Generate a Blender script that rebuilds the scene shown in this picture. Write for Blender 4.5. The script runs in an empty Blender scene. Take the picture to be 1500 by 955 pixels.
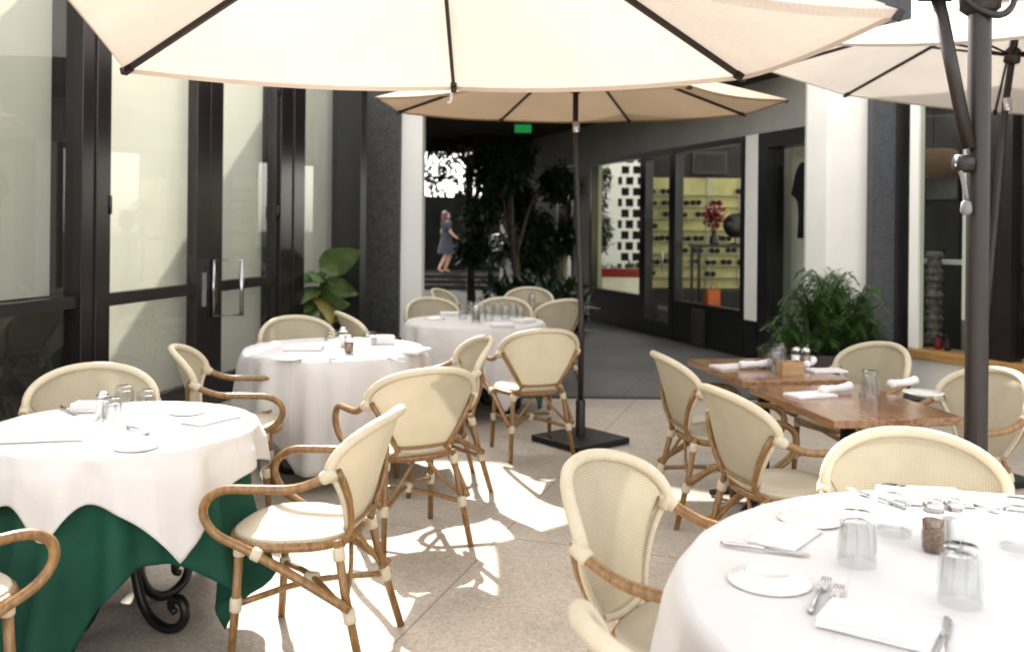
import bpy, bmesh, math, random
from mathutils import Vector, Matrix, Euler
from mathutils import noise as mnoise

random.seed(7)
SC = bpy.context.scene
COL = SC.collection
R_ = math.radians

# ------------------------------------------------------------------ camera
F, HC, ROLL = 1350.0, 1.53, 0.010
CR = Vector((math.cos(ROLL), 0, math.sin(ROLL)))
CU = Vector((-math.sin(ROLL), 0, math.cos(ROLL)))
CF = Vector((0, 1, 0))
CAM = Vector((0, 0, HC))


def P(x, y, z):
    """a point of the place on the level z (floor, table top, rim height) that was measured in the photo"""
    v = CF + CR * ((x - 750) / F) + CU * ((335 - y) / F)
    return CAM + v * ((z - HC) / v.z)


cd = bpy.data.cameras.new('camera')
cam = bpy.data.objects.new('camera', cd)
COL.objects.link(cam)
m = Matrix((CR, CU, -CF)).transposed().to_4x4()
m.translation = CAM
cam.matrix_world = m
cd.sensor_width = 36
cd.lens = 36 * F / 1500
cd.shift_y = -142.5 / 1500
cd.dof.use_dof = True
cd.dof.focus_distance = 3.4
cd.dof.aperture_fstop = 2.8
cd.clip_start = 0.05
cd.clip_end = 500
SC.camera = cam

# ------------------------------------------------------------------ materials


class N:
    def __init__(s, name):
        s.m = bpy.data.materials.new(name)
        s.m.use_nodes = True
        s.t = s.m.node_tree
        s.t.nodes.clear()
        s.out = s.t.nodes.new('ShaderNodeOutputMaterial')

    def n(s, typ, **kw):
        nd = s.t.nodes.new(typ)
        for k, v in kw.items():
            if k.startswith('_'):
                setattr(nd, k[1:], v)
            else:
                key = int(k[1:]) if k[0] == 'i' and k[1:].isdigit() else k.replace('__', ' ')
                nd.inputs[key].default_value = v
        return nd

    def l(s, a, ao, b, bi):
        s.t.links.new(a.outputs[ao], b.inputs[bi])


def rgb(c):
    return (c[0], c[1], c[2], 1)


def basic(name, col, rough=0.6, metal=0.0, var=0.12, scale=8.0, bump=0.0, bscale=60.0, col2=None, stretch=(1, 1, 1),
          spec=0.5, transl=0.0, weave=0.0, wmix=0.28):
    """principled surface with a noise-mottled colour and a fine bump"""
    k = N(name)
    tc = k.n('ShaderNodeTexCoord')
    mp = k.n('ShaderNodeMapping')
    mp.inputs['Scale'].default_value = stretch
    k.l(tc, 'Object', mp, 'Vector')
    nz = k.n('ShaderNodeTexNoise', Scale=scale, Detail=5.0, Roughness=0.6)
    k.l(mp, 0, nz, 'Vector')
    mix = k.n('ShaderNodeMix', _data_type='RGBA')
    c2 = col2 or tuple(max(0, v * (1 - var * 2.2)) for v in col)
    c1 = col if col2 else tuple(min(1, v * (1 + var)) for v in col)
    mix.inputs[6].default_value = rgb(c1)
    mix.inputs[7].default_value = rgb(c2)
    rp = k.n('ShaderNodeMapRange')
    rp.inputs[1].default_value = 0.32
    rp.inputs[2].default_value = 0.7
    k.l(nz, 0, rp, 0)
    k.l(rp, 0, mix, 0)
    bs = k.n('ShaderNodeBsdfPrincipled', Roughness=rough, Metallic=metal)
    bs.inputs['Specular IOR Level'].default_value = spec
    k.l(mix, 2, bs, 'Base Color')
    last = None
    if bump:
        nb = k.n('ShaderNodeTexNoise', Scale=bscale, Detail=4.0)
        k.l(mp, 0, nb, 'Vector')
        bp = k.n('ShaderNodeBump', Strength=bump, Distance=0.01)
        k.l(nb, 0, bp, 'Height')
        last = bp
    if weave:
        w1 = k.n('ShaderNodeTexWave', _wave_type='BANDS', _bands_direction='X', Scale=weave, Distortion=0.6)
        w2 = k.n('ShaderNodeTexWave', _wave_type='BANDS', _bands_direction='Z', Scale=weave, Distortion=0.6)
        k.l(tc, 'Object', w1, 'Vector')
        k.l(tc, 'Object', w2, 'Vector')
        mm = k.n('ShaderNodeMath', _operation='MULTIPLY')
        k.l(w1, 1, mm, 0)
        k.l(w2, 1, mm, 1)
        bp = k.n('ShaderNodeBump', Strength=0.35, Distance=0.004)
        k.l(mm, 0, bp, 'Height')
        if last:
            k.l(last, 0, bp, 'Normal')
        last = bp
        mx = k.n('ShaderNodeMix', _data_type='RGBA', _blend_type='MULTIPLY')
        mx.inputs[0].default_value = wmix
        k.l(mix, 2, mx, 6)
        k.l(mm, 0, mx, 7)
        mix = mx
        k.l(mix, 2, bs, 'Base Color')
    if last:
        k.l(last, 0, bs, 'Normal')
    if transl:
        tr = k.n('ShaderNodeBsdfTranslucent')
        k.l(mix, 2, tr, 'Color')
        ms = k.n('ShaderNodeMixShader', i0=transl)
        k.l(bs, 0, ms, 1)
        k.l(tr, 0, ms, 2)
        k.l(ms, 0, k.out, 'Surface')
    else:
        k.l(bs, 0, k.out, 'Surface')
    return k.m


def glass_mat(name, tint=(0.9, 0.94, 0.92), ior=1.5, gain=1.0, rough=0.0):
    """a clear pane: what is behind it seen through the tint, with a fresnel mirror on top"""
    k = N(name)
    tr = k.n('ShaderNodeBsdfTransparent', Color=rgb(tint))
    gl = k.n('ShaderNodeBsdfGlossy', Roughness=rough)
    gl.inputs['Color'].default_value = (1, 1, 1, 1)
    fr = k.n('ShaderNodeFresnel', IOR=ior)
    mu = k.n('ShaderNodeMath', _operation='MULTIPLY', i1=gain)
    mu.use_clamp = True
    geo = k.n('ShaderNodeNewGeometry')
    inv = k.n('ShaderNodeMath', _operation='SUBTRACT', i0=1.0)
    k.l(geo, 'Backfacing', inv, 1)
    m0 = k.n('ShaderNodeMath', _operation='MULTIPLY')
    k.l(fr, 0, m0, 0)
    k.l(inv, 0, m0, 1)
    k.l(m0, 0, mu, 0)
    ms = k.n('ShaderNodeMixShader')
    k.l(mu, 0, ms, 0)
    k.l(tr, 0, ms, 1)
    k.l(gl, 0, ms, 2)
    k.l(ms, 0, k.out, 'Surface')
    return k.m


def floor_mat(name, base, dark, ang, joint=2.0, speck=1.0):
    k = N(name)
    tc = k.n('ShaderNodeTexCoord')
    mp = k.n('ShaderNodeMapping')
    mp.inputs['Rotation'].default_value = (0, 0, ang)
    k.l(tc, 'Object', mp, 'Vector')
    big = k.n('ShaderNodeTexNoise', Scale=0.9, Detail=6.0, Roughness=0.65)
    fine = k.n('ShaderNodeTexNoise', Scale=38.0, Detail=6.0, Roughness=0.75)
    vor = k.n('ShaderNodeTexVoronoi', Scale=95.0)
    for t in (big, fine, vor):
        k.l(mp, 0, t, 'Vector')
    c1 = k.n('ShaderNodeValToRGB')
    c1.color_ramp.elements[0].position = 0.3
    c1.color_ramp.elements[0].color = rgb(dark)
    c1.color_ramp.elements[1].position = 0.62
    c1.color_ramp.elements[1].color = rgb(base)
    k.l(fine, 0, c1, 0)
    # pebbles of the aggregate: each cell its own tone
    hs = k.n('ShaderNodeSeparateColor')
    k.l(vor, 'Color', hs, 0)
    r2 = k.n('ShaderNodeMapRange')
    r2.inputs[3].default_value = 1 - 0.38 * speck
    r2.inputs[4].default_value = 1 + 0.16 * speck
    k.l(hs, 0, r2, 0)
    r3 = k.n('ShaderNodeMapRange')
    r3.inputs[1].default_value = 0.3
    r3.inputs[2].default_value = 0.7
    r3.inputs[3].default_value = 0.80
    r3.inputs[4].default_value = 1.08
    k.l(big, 0, r3, 0)
    sp = k.n('ShaderNodeTexVoronoi', Scale=2.3)
    spn = k.n('ShaderNodeTexNoise', Scale=0.45, Detail=7.0, Roughness=0.7, Distortion=1.2)
    k.l(mp, 0, sp, 'Vector')
    k.l(mp, 0, spn, 'Vector')
    r4 = k.n('ShaderNodeMapRange')
    r4.inputs[1].default_value = 0.03
    r4.inputs[2].default_value = 0.055
    r4.inputs[3].default_value = 0.74
    r4.inputs[4].default_value = 1.0
    k.l(sp, 0, r4, 0)
    r5 = k.n('ShaderNodeMapRange')
    r5.inputs[1].default_value = 0.42
    r5.inputs[2].default_value = 0.60
    r5.inputs[3].default_value = 0.88
    r5.inputs[4].default_value = 1.06
    k.l(spn, 0, r5, 0)
    m0 = k.n('ShaderNodeMath', _operation='MULTIPLY')
    k.l(r4, 0, m0, 0)
    k.l(r5, 0, m0, 1)
    m00 = k.n('ShaderNodeMath', _operation='MULTIPLY')
    k.l(m0, 0, m00, 0)
    k.l(r2, 0, m00, 1)
    m1 = k.n('ShaderNodeMath', _operation='MULTIPLY')
    k.l(m00, 0, m1, 0)
    k.l(r3, 0, m1, 1)
    # slab joints
    sx = k.n('ShaderNodeSeparateXYZ')
    k.l(mp, 0, sx, 0)
    last = m1
    for ax, off in ((0, 0.37), (1, 0.9)):
        ad = k.n('ShaderNodeMath', _operation='ADD', i1=off + 100 * joint)
        k.l(sx, ax, ad, 0)
        dv = k.n('ShaderNodeMath', _operation='DIVIDE', i1=joint)
        k.l(ad, 0, dv, 0)
        frc = k.n('ShaderNodeMath', _operation='FRACT')
        k.l(dv, 0, frc, 0)
        cp = k.n('ShaderNodeMath', _operation='COMPARE', i1=0.5, i2=0.0022 * 2 / joint)
        k.l(frc, 0, cp, 0)
        mr = k.n('ShaderNodeMapRange')
        mr.inputs[3].default_value = 1.0
        mr.inputs[4].default_value = 0.55
        k.l(cp, 0, mr, 0)
        m2 = k.n('ShaderNodeMath', _operation='MULTIPLY')
        k.l(last, 0, m2, 0)
        k.l(mr, 0, m2, 1)
        last = m2
    mx = k.n('ShaderNodeMix', _data_type='RGBA', _blend_type='MULTIPLY')
    mx.inputs[0].default_value = 1.0
    k.l(c1, 0, mx, 6)
    cc = k.n('ShaderNodeCombineColor')
    for i in range(3):
        k.l(last, 0, cc, i)
    k.l(cc, 0, mx, 7)
    bs = k.n('ShaderNodeBsdfPrincipled', Roughness=0.75)
    k.l(mx, 2, bs, 'Base Color')
    bp = k.n('ShaderNodeBump', Strength=0.35, Distance=0.004)
    k.l(fine, 0, bp, 'Height')
    k.l(bp, 0, bs, 'Normal')
    k.l(bs, 0, k.out, 'Surface')
    return k.m


def wood_mat(name, c1, c2, rough=0.35, scale=5.0, stretch=(1, 12, 12)):
    k = N(name)
    tc = k.n('ShaderNodeTexCoord')
    mp = k.n('ShaderNodeMapping')
    mp.inputs['Scale'].default_value = stretch
    k.l(tc, 'Object', mp, 'Vector')
    nz = k.n('ShaderNodeTexNoise', Scale=scale, Detail=8.0, Roughness=0.65, Distortion=0.6)
    k.l(mp, 0, nz, 'Vector')
    cr = k.n('ShaderNodeValToRGB')
    cr.color_ramp.elements[0].position = 0.32
    cr.color_ramp.elements[0].color = rgb(c2)
    cr.color_ramp.elements[1].position = 0.66
    cr.color_ramp.elements[1].color = rgb(c1)
    k.l(nz, 0, cr, 0)
    bs = k.n('ShaderNodeBsdfPrincipled', Roughness=rough)
    k.l(cr, 0, bs, 'Base Color')
    bp = k.n('ShaderNodeBump', Strength=0.15, Distance=0.003)
    k.l(nz, 0, bp, 'Height')
    k.l(bp, 0, bs, 'Normal')
    k.l(bs, 0, k.out, 'Surface')
    return k.m


def leaf_mat(name, c, transl=0.3, rough=0.45):
    return basic(name, c, rough, var=0.35, scale=2.5, transl=transl)


def linen_mat(name, col):
    k = N(name)
    tc = k.n('ShaderNodeTexCoord')
    nz = k.n('ShaderNodeTexNoise', Scale=7.0, Detail=5.0, Roughness=0.55, Distortion=0.8)
    fine = k.n('ShaderNodeTexNoise', Scale=220.0, Detail=2.0)
    mp = k.n('ShaderNodeMapping')
    mp.inputs['Rotation'].default_value = (0, 0, R_(24))
    wob = k.n('ShaderNodeTexNoise', Scale=3.0, Detail=2.0)
    for t in (nz, fine, mp, wob):
        k.l(tc, 'Object', t, 'Vector')
    sx = k.n('ShaderNodeSeparateXYZ')
    k.l(mp, 0, sx, 0)
    tot = nz
    for ax, per in ((0, 0.40), (1, 0.34)):
        a = k.n('ShaderNodeMath', _operation='ADD', i1=40.13)
        k.l(sx, ax, a, 0)
        wm = k.n('ShaderNodeMath', _operation='MULTIPLY_ADD', i1=0.02)
        k.l(wob, 0, wm, 0)
        k.l(a, 0, wm, 2)
        pp_ = k.n('ShaderNodeMath', _operation='PINGPONG', i1=per / 2)
        k.l(wm, 0, pp_, 0)
        mr = k.n('ShaderNodeMapRange')
        mr.inputs[1].default_value = 0.0
        mr.inputs[2].default_value = 0.010
        mr.inputs[3].default_value = 0.35
        mr.inputs[4].default_value = 0.0
        k.l(pp_, 0, mr, 0)
        ad = k.n('ShaderNodeMath', _operation='ADD')
        k.l(tot, 0, ad, 0)
        k.l(mr, 0, ad, 1)
        tot = ad
    f2 = k.n('ShaderNodeMath', _operation='MULTIPLY_ADD', i1=0.06)
    k.l(fine, 0, f2, 0)
    k.l(tot, 0, f2, 2)
    bp = k.n('ShaderNodeBump', Strength=0.45, Distance=0.012)
    k.l(f2, 0, bp, 'Height')
    bs = k.n('ShaderNodeBsdfPrincipled', Roughness=0.85)
    bs.inputs['Base Color'].default_value = rgb(col)
    k.l(bp, 0, bs, 'Normal')
    tr = k.n('ShaderNodeBsdfTranslucent', Color=rgb(col))
    ms = k.n('ShaderNodeMixShader', i0=0.12)
    k.l(bs, 0, ms, 1)
    k.l(tr, 0, ms, 2)
    k.l(ms, 0, k.out, 'Surface')
    return k.m


def emit_mat(name, c, s):
    k = N(name)
    e = k.n('ShaderNodeEmission', Color=rgb(c), Strength=s)
    k.l(e, 0, k.out, 'Surface')
    return k.m


M = dict(
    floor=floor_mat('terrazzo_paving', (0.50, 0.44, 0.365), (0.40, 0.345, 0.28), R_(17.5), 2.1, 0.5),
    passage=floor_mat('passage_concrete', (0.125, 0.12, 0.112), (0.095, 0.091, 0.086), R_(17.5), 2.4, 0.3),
    drain=basic('drain_iron', (0.02, 0.02, 0.022), 0.6),
    cloth=linen_mat('white_linen', (0.68, 0.66, 0.655)),
    green=basic('green_linen', (0.006, 0.060, 0.037), 0.8, var=0.12, scale=4, bump=0.25, bscale=22, spec=0.3),
    fabric=basic('woven_cream', (0.55, 0.485, 0.35), 0.7, var=0.04, scale=6, transl=0.17, weave=42.0),
    seatfab=basic('seat_cream', (0.58, 0.515, 0.385), 0.65, var=0.03, scale=6, weave=42.0),
    wrap=basic('cream_wrap', (0.57, 0.50, 0.37), 0.6, var=0.03, scale=40, bump=0.3, bscale=120),
    cane=wood_mat('brown_cane', (0.32, 0.18, 0.065), (0.13, 0.066, 0.024), 0.28, 9.0, (6, 6, 1.5)),
    canopy1=basic('beige_canvas', (0.635, 0.555, 0.485), 0.9, var=0.04, scale=1.6, transl=0.25, bump=0.08, bscale=160, weave=16.0, wmix=0.035),
    canopy2=basic('tan_canvas', (0.37, 0.275, 0.185), 0.9, var=0.04, scale=2.0, transl=0.14, bump=0.08, bscale=160),
    canopy3=basic('pale_canvas', (0.57, 0.53, 0.485), 0.9, var=0.04, scale=2.0, transl=0.2, bump=0.08, bscale=160),
    bronze=basic('bronze_pole', (0.017, 0.011, 0.009), 0.42, 0.1, var=0.15, scale=20),
    bronzeframe=basic('bronze_frame', (0.018, 0.0135, 0.0138), 0.2, 0.1, var=0.1, scale=6, stretch=(1, 1, 0.1)),
    blackframe=basic('black_frame', (0.012, 0.012, 0.013), 0.3, 0.0, var=0.1),
    iron=basic('black_iron', (0.012, 0.012, 0.012), 0.4, 0.4, bump=0.2),
    steel=basic('steel', (0.62, 0.6, 0.6), 0.22, 1.0, var=0.06),
    chrome=basic('satin_chrome', (0.55, 0.55, 0.56), 0.25, 1.0, var=0.05),
    glass=glass_mat('window_glass', (0.97, 0.98, 0.955), 1.55, 1.25),
    shopglass=glass_mat('shop_glass', (0.88, 0.90, 0.87), 1.5, 0.8),
    tumbler=glass_mat('tumbler_glass', (0.885, 0.895, 0.895), 1.5, 1.4),
    blind=basic('pale_blind', (0.82, 0.81, 0.76), 0.9, var=0.02, scale=1.2, transl=0.6),
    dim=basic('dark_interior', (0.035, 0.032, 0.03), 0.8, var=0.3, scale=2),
    stone=basic('dark_granite', (0.036, 0.036, 0.035), 0.5, var=0.35, scale=26, bump=0.15, bscale=80),
    shadeground=basic('shade_dark_ground', (0.035, 0.034, 0.033), 1.0, var=0.2, scale=6, spec=0.05),  # near-black colour puts the far passage's shade into the ground and steps
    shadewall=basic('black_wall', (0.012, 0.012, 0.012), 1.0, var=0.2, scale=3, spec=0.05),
    slate=basic('blue_grey_granite', (0.03, 0.034, 0.042), 0.4, var=0.25, scale=26, bump=0.1, bscale=80),
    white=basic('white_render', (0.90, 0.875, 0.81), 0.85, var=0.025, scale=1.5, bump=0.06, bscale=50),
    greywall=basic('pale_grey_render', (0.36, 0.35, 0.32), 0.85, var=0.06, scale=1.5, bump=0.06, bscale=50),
    plinth=basic('black_plinth', (0.012, 0.012, 0.012), 0.35, var=0.25, scale=4),
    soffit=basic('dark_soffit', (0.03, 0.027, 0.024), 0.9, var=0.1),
    sill=wood_mat('honey_sill', (0.5, 0.29, 0.10), (0.34, 0.18, 0.06), 0.4),
    table=wood_mat('table_walnut', (0.34, 0.185, 0.095), (0.12, 0.055, 0.026), 0.14, 4.0, (10, 1, 10)),
    plate=basic('white_china', (0.76, 0.74, 0.69), 0.2, var=0.02),
    napkin=basic('napkin_linen', (0.74, 0.71, 0.71), 0.9, var=0.03, bump=0.15, bscale=30),
    pepper=basic('ground_pepper', (0.22, 0.13, 0.07), 0.8, var=0.4, scale=160),
    salt=basic('salt', (0.85, 0.84, 0.82), 0.8, var=0.03),
    box=wood_mat('caddy_wood', (0.42, 0.27, 0.13), (0.28, 0.16, 0.07), 0.5),
    leafdark=leaf_mat('dark_leaf', (0.014, 0.034, 0.009), 0.12),
    leafmid=leaf_mat('fern_leaf', (0.06, 0.14, 0.028), 0.3),
    leafbig=leaf_mat('broad_leaf', (0.15, 0.23, 0.075), 0.35, 0.35),
    leafyellow=leaf_mat('yellow_leaf', (0.30, 0.25, 0.06), 0.3),
    bark=basic('bark', (0.07, 0.05, 0.035), 0.9, var=0.3, scale=14, bump=0.5, bscale=30),
    soil=basic('soil', (0.03, 0.022, 0.016), 0.95, var=0.3),
    planter=basic('brown_planter', (0.035, 0.02, 0.014), 0.6, var=0.2),
    pot=basic('grey_pot', (0.2, 0.2, 0.21), 0.6, var=0.1),
    yellow=basic('yellow_panel', (0.62, 0.57, 0.26), 0.8, var=0.15, scale=2),
    black=basic('black_cotton', (0.012, 0.012, 0.013), 0.85, var=0.2, bump=0.2, bscale=30),
    red=basic('red_paint', (0.26, 0.008, 0.018), 0.6, var=0.1),
    orange=basic('orange_paint', (0.5, 0.10, 0.012), 0.6, var=0.1),
    skin=basic('skin', (0.62, 0.36, 0.25), 0.55, var=0.06),
    hair=basic('red_hair', (0.10, 0.03, 0.014), 0.6, var=0.3, scale=60),
    dress=basic('blue_print_cloth', (0.012, 0.014, 0.024), 0.8, col2=(0.05, 0.06, 0.08), scale=14),
    lamp_tan=basic('tan_shade', (0.17, 0.095, 0.045), 0.8, var=0.1),
    sculpt=basic('mottled_stone', (0.16, 0.155, 0.135), 0.8, var=0.4, scale=24, bump=0.8, bscale=24),
    exit=emit_mat('exit_green', (0.03, 0.45, 0.10), 0.10),
)

# ------------------------------------------------------------------ mesh helpers


class MB:
    def __init__(s):
        s.v, s.f, s.smooth = [], [], []

    def add(s, vs, fs, smooth=True):
        b = len(s.v)
        s.v += [tuple(v) for v in vs]
        s.f += [tuple(b + i for i in f) for f in fs]
        s.smooth += [smooth] * len(fs)
        return s

    def box(s, c, sz, rot=None):
        """c = centre, sz = full size"""
        vs = []
        for dz in (-1, 1):
            for dx, dy in ((-1, -1), (1, -1), (1, 1), (-1, 1)):
                v = Vector((dx * sz[0] / 2, dy * sz[1] / 2, dz * sz[2] / 2))
                if rot is not None:
                    v = rot @ v
                vs.append(v + Vector(c))
        return s.add(vs, [(3, 2, 1, 0), (4, 5, 6, 7), (0, 1, 5, 4), (1, 2, 6, 5), (2, 3, 7, 6), (3, 0, 4, 7)], False)

    def bb(s, x0, x1, y0, y1, z0, z1):
        return s.box(((x0 + x1) / 2, (y0 + y1) / 2, (z0 + z1) / 2), (abs(x1 - x0), abs(y1 - y0), abs(z1 - z0)))

    def prism(s, poly, z0, z1):
        n = len(poly)
        vs = [(x, y, z0) for x, y in poly] + [(x, y, z1) for x, y in poly]
        fs = [tuple(range(n - 1, -1, -1)), tuple(range(n, 2 * n))]
        fs += [(i, (i + 1) % n, n + (i + 1) % n, n + i) for i in range(n)]
        return s.add(vs, fs, False)

    def tube(s, pts, r, n=8, caps=True, closed=False, sub=1):
        pts = [Vector(p) for p in pts]
        if sub > 1:
            pts = smooth_path(pts, sub, closed)
        k = len(pts)
        rad = r if isinstance(r, (list, tuple)) else [r] * k
        if len(rad) != k:
            rad = [rad[0] + (rad[-1] - rad[0]) * i / (k - 1) for i in range(k)]
        up = None
        vs = []
        for i, p in enumerate(pts):
            if closed:
                t = (pts[(i + 1) % k] - pts[i - 1]).normalized()
            else:
                t = (pts[min(i + 1, k - 1)] - pts[max(i - 1, 0)]).normalized()
            if up is None:
                a = Vector((0, 0, 1)) if abs(t.z) < 0.9 else Vector((1, 0, 0))
                up = (a - t * a.dot(t)).normalized()
            else:
                up = (up - t * up.dot(t)).normalized()
            sd = t.cross(up)
            for j in range(n):
                an = 2 * math.pi * j / n
                vs.append(p + (up * math.cos(an) + sd * math.sin(an)) * rad[i])
        fs = []
        for i in range(k if closed else k - 1):
            i2 = (i + 1) % k
            for j in range(n):
                j2 = (j + 1) % n
                fs.append((i * n + j, i * n + j2, i2 * n + j2, i2 * n + j))
        if caps and not closed:
            fs.append(tuple(range(n - 1, -1, -1)))
            fs.append(tuple((k - 1) * n + j for j in range(n)))
        return s.add(vs, fs)

    def lathe(s, prof, n=20, c=(0, 0, 0), cap0=False, cap1=False):
        vs = []
        for r, z in prof:
            for j in range(n):
                a = 2 * math.pi * j / n
                vs.append((c[0] + r * math.cos(a), c[1] + r * math.sin(a), c[2] + z))
        fs = []
        for i in range(len(prof) - 1):
            for j in range(n):
                j2 = (j + 1) % n
                fs.append((i * n + j, i * n + j2, (i + 1) * n + j2, (i + 1) * n + j))
        if cap0:
            fs.append(tuple(range(n - 1, -1, -1)))
        if cap1:
            fs.append(tuple((len(prof) - 1) * n + j for j in range(n)))
        return s.add(vs, fs)

    def grid(s, fn, nu, nv):
        vs = [fn(i / nu, j / nv) for j in range(nv + 1) for i in range(nu + 1)]
        w = nu + 1
        return s.add(vs, [(j * w + i, j * w + i + 1, (j + 1) * w + i + 1, (j + 1) * w + i)
                          for j in range(nv) for i in range(nu)])

    def xf(s, mat):
        s.v = [tuple(mat @ Vector(v)) for v in s.v]
        return s

    def build(s, name, mat, parent=None, bevel=0.0):
        me = bpy.data.meshes.new(name)
        me.from_pydata(s.v, [], s.f)
        me.polygons.foreach_set('use_smooth', s.smooth)
        me.update()
        me.materials.append(mat)
        o = bpy.data.objects.new(name, me)
        COL.objects.link(o)
        if parent is not None:
            o.parent = parent
        if bevel:
            md = o.modifiers.new('bevel', 'BEVEL')
            md.width = bevel
            md.segments = 2
            md.limit_method = 'ANGLE'
        return o


def smooth_path(pts, sub, closed=False):
    out = []
    k = len(pts)
    for i in range(k if closed else k - 1):
        p0 = pts[i - 1] if (i > 0 or closed) else pts[0] * 2 - pts[1]
        p1, p2 = pts[i], pts[(i + 1) % k]
        p3 = pts[(i + 2) % k] if (i + 2 < k or closed) else p2 * 2 - p1
        for j in range(sub):
            t = j / sub
            out.append(0.5 * ((2 * p1) + (p2 - p0) * t + (2 * p0 - 5 * p1 + 4 * p2 - p3) * t * t
                              + (3 * p1 - p0 - 3 * p2 + p3) * t ** 3))
    if not closed:
        out.append(pts[-1])
    return out


def tag(o, label=None, cat=None, group=None, kind=None):
    for k, v in (('label', label), ('category', cat), ('group', group), ('kind', kind)):
        if v:
            o[k] = v
    return o


def thing(name, label, cat, loc=(0, 0, 0), rz=0.0, group=None):
    o = bpy.data.objects.new(name, None)
    COL.objects.link(o)
    o.empty_display_size = 0.1
    o.location = loc
    o.rotation_euler = (0, 0, rz)
    return tag(o, label, cat, group)


def struct(name, mb, mat):
    return tag(mb.build(name, mat), kind='structure')


KIDS = {}


def copy_tree(o, label, loc, rz, group=None):
    def cp(a, par):
        c = a.copy()
        COL.objects.link(c)
        if par is not None:
            c.parent = par
        for ch in [x for x in ALL_CHILDREN(a)]:
            cp(ch, c)
        return c
    r = cp(o, None)
    r.location = loc
    r.rotation_euler = (0, 0, rz)
    r['label'] = label
    if group:
        r['group'] = group
    return r


def ALL_CHILDREN(o):
    if o.name not in KIDS:
        KIDS[o.name] = [x for x in COL.objects if x.parent == o]
    return KIDS[o.name]


def face_rz(fx, fy):
    """rotation that turns local +Y to the direction (fx, fy)"""
    return math.atan2(-fx, fy)


# ------------------------------------------------------------------ ground
struct('ground', MB().add([(-150, -60, -0.012), (150, -60, -0.012), (150, 260, -0.012), (-150, 260, -0.012)], [(0, 1, 2, 3)]), M['shadeground'])
struct('patio_floor', MB().add([(-9, -8, 0), (9, -8, 0), (9, 8.33, 0), (-9, 8.33, 0)], [(0, 1, 2, 3)]), M['floor'])
struct('drain_channel', MB().bb(-1.9, 3.4, 8.334, 8.43, -0.01, 0.006), M['drain'])
struct('passage_floor', MB().add([(-9, 8.434, 0.0), (9, 8.434, 0.0), (9, 17.4, 0.0), (-9, 17.4, 0.0)], [(0, 1, 2, 3)]), M['passage'])  # ends before the sunlit stretch; darker ground beyond stands in for shade

# ------------------------------------------------------------------ left glass storefront
EL = Vector((0.1835, 0.983, 0))
left = thing('glass_storefront', 'tall dark bronze glass storefront with double doors and pale blinds along the left side', 'storefront',
             (-4 + 0.1866 * 5, 5, 0), math.atan2(EL.y, EL.x))
# local x along the wall away from the camera, local -y outwards to the patio
ZT = 3.35


def lpost(x0, x1, p, mat, grooves=0):
    b = MB().bb(x0, x1, -p, 0.10, 0, ZT)
    for i in range(grooves):
        xm = x0 + (x1 - x0) * (i + 1) / (grooves + 1)
        b.bb(xm - 0.008, xm + 0.008, -p - 0.014, -p + 0.02, 0, ZT)
    return b.build('post', mat, left, 0.004)


lpost(-2.6, -2.35, 0.04, M['bronzeframe'])
lpost(1.08, 1.36, 0.045, M['bronzeframe'], 1)
lpost(4.08, 4.66, 0.06, M['bronzeframe'], 1)
MB().bb(5.75, 5.95, -0.27, 0.03, 0, ZT).build('post', M['blackframe'], left, 0.004)
MB().bb(-2.6, 5.95, -0.03, 0.10, ZT + 0.002, ZT + 0.16).build('head_beam', M['bronzeframe'], left)
MB().bb(-2.35, 1.08, -0.02, 0.08, 0.0, 0.12).build('bottom_rail', M['blackframe'], left)
MB().bb(-2.35, 1.08, -0.02, 0.08, 0.98, 1.055).build('middle_rail', M['blackframe'], left)
MB().bb(4.66, 5.75, -0.02, 0.08, 0.0, 0.12).build('bottom_rail', M['blackframe'], left)
MB().bb(-2.35, 1.08, 0.02, 0.03, 0.12, ZT).build('window_pane', M['glass'], left)
MB().bb(4.66, 5.75, 0.02, 0.03, 0.12, ZT).build('window_pane', M['glass'], left)
MB().bb(-2.35, 1.04, 0.16, 0.162, 1.06, ZT).build('blind', M['blind'], left)
MB().bb(1.24, 4.12, 0.16, 0.162, 0.06, ZT).build('blind', M['blind'], left)
MB().bb(4.60, 5.95, 0.16, 0.162, 0.06, ZT).build('blind', M['blind'], left)
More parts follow.
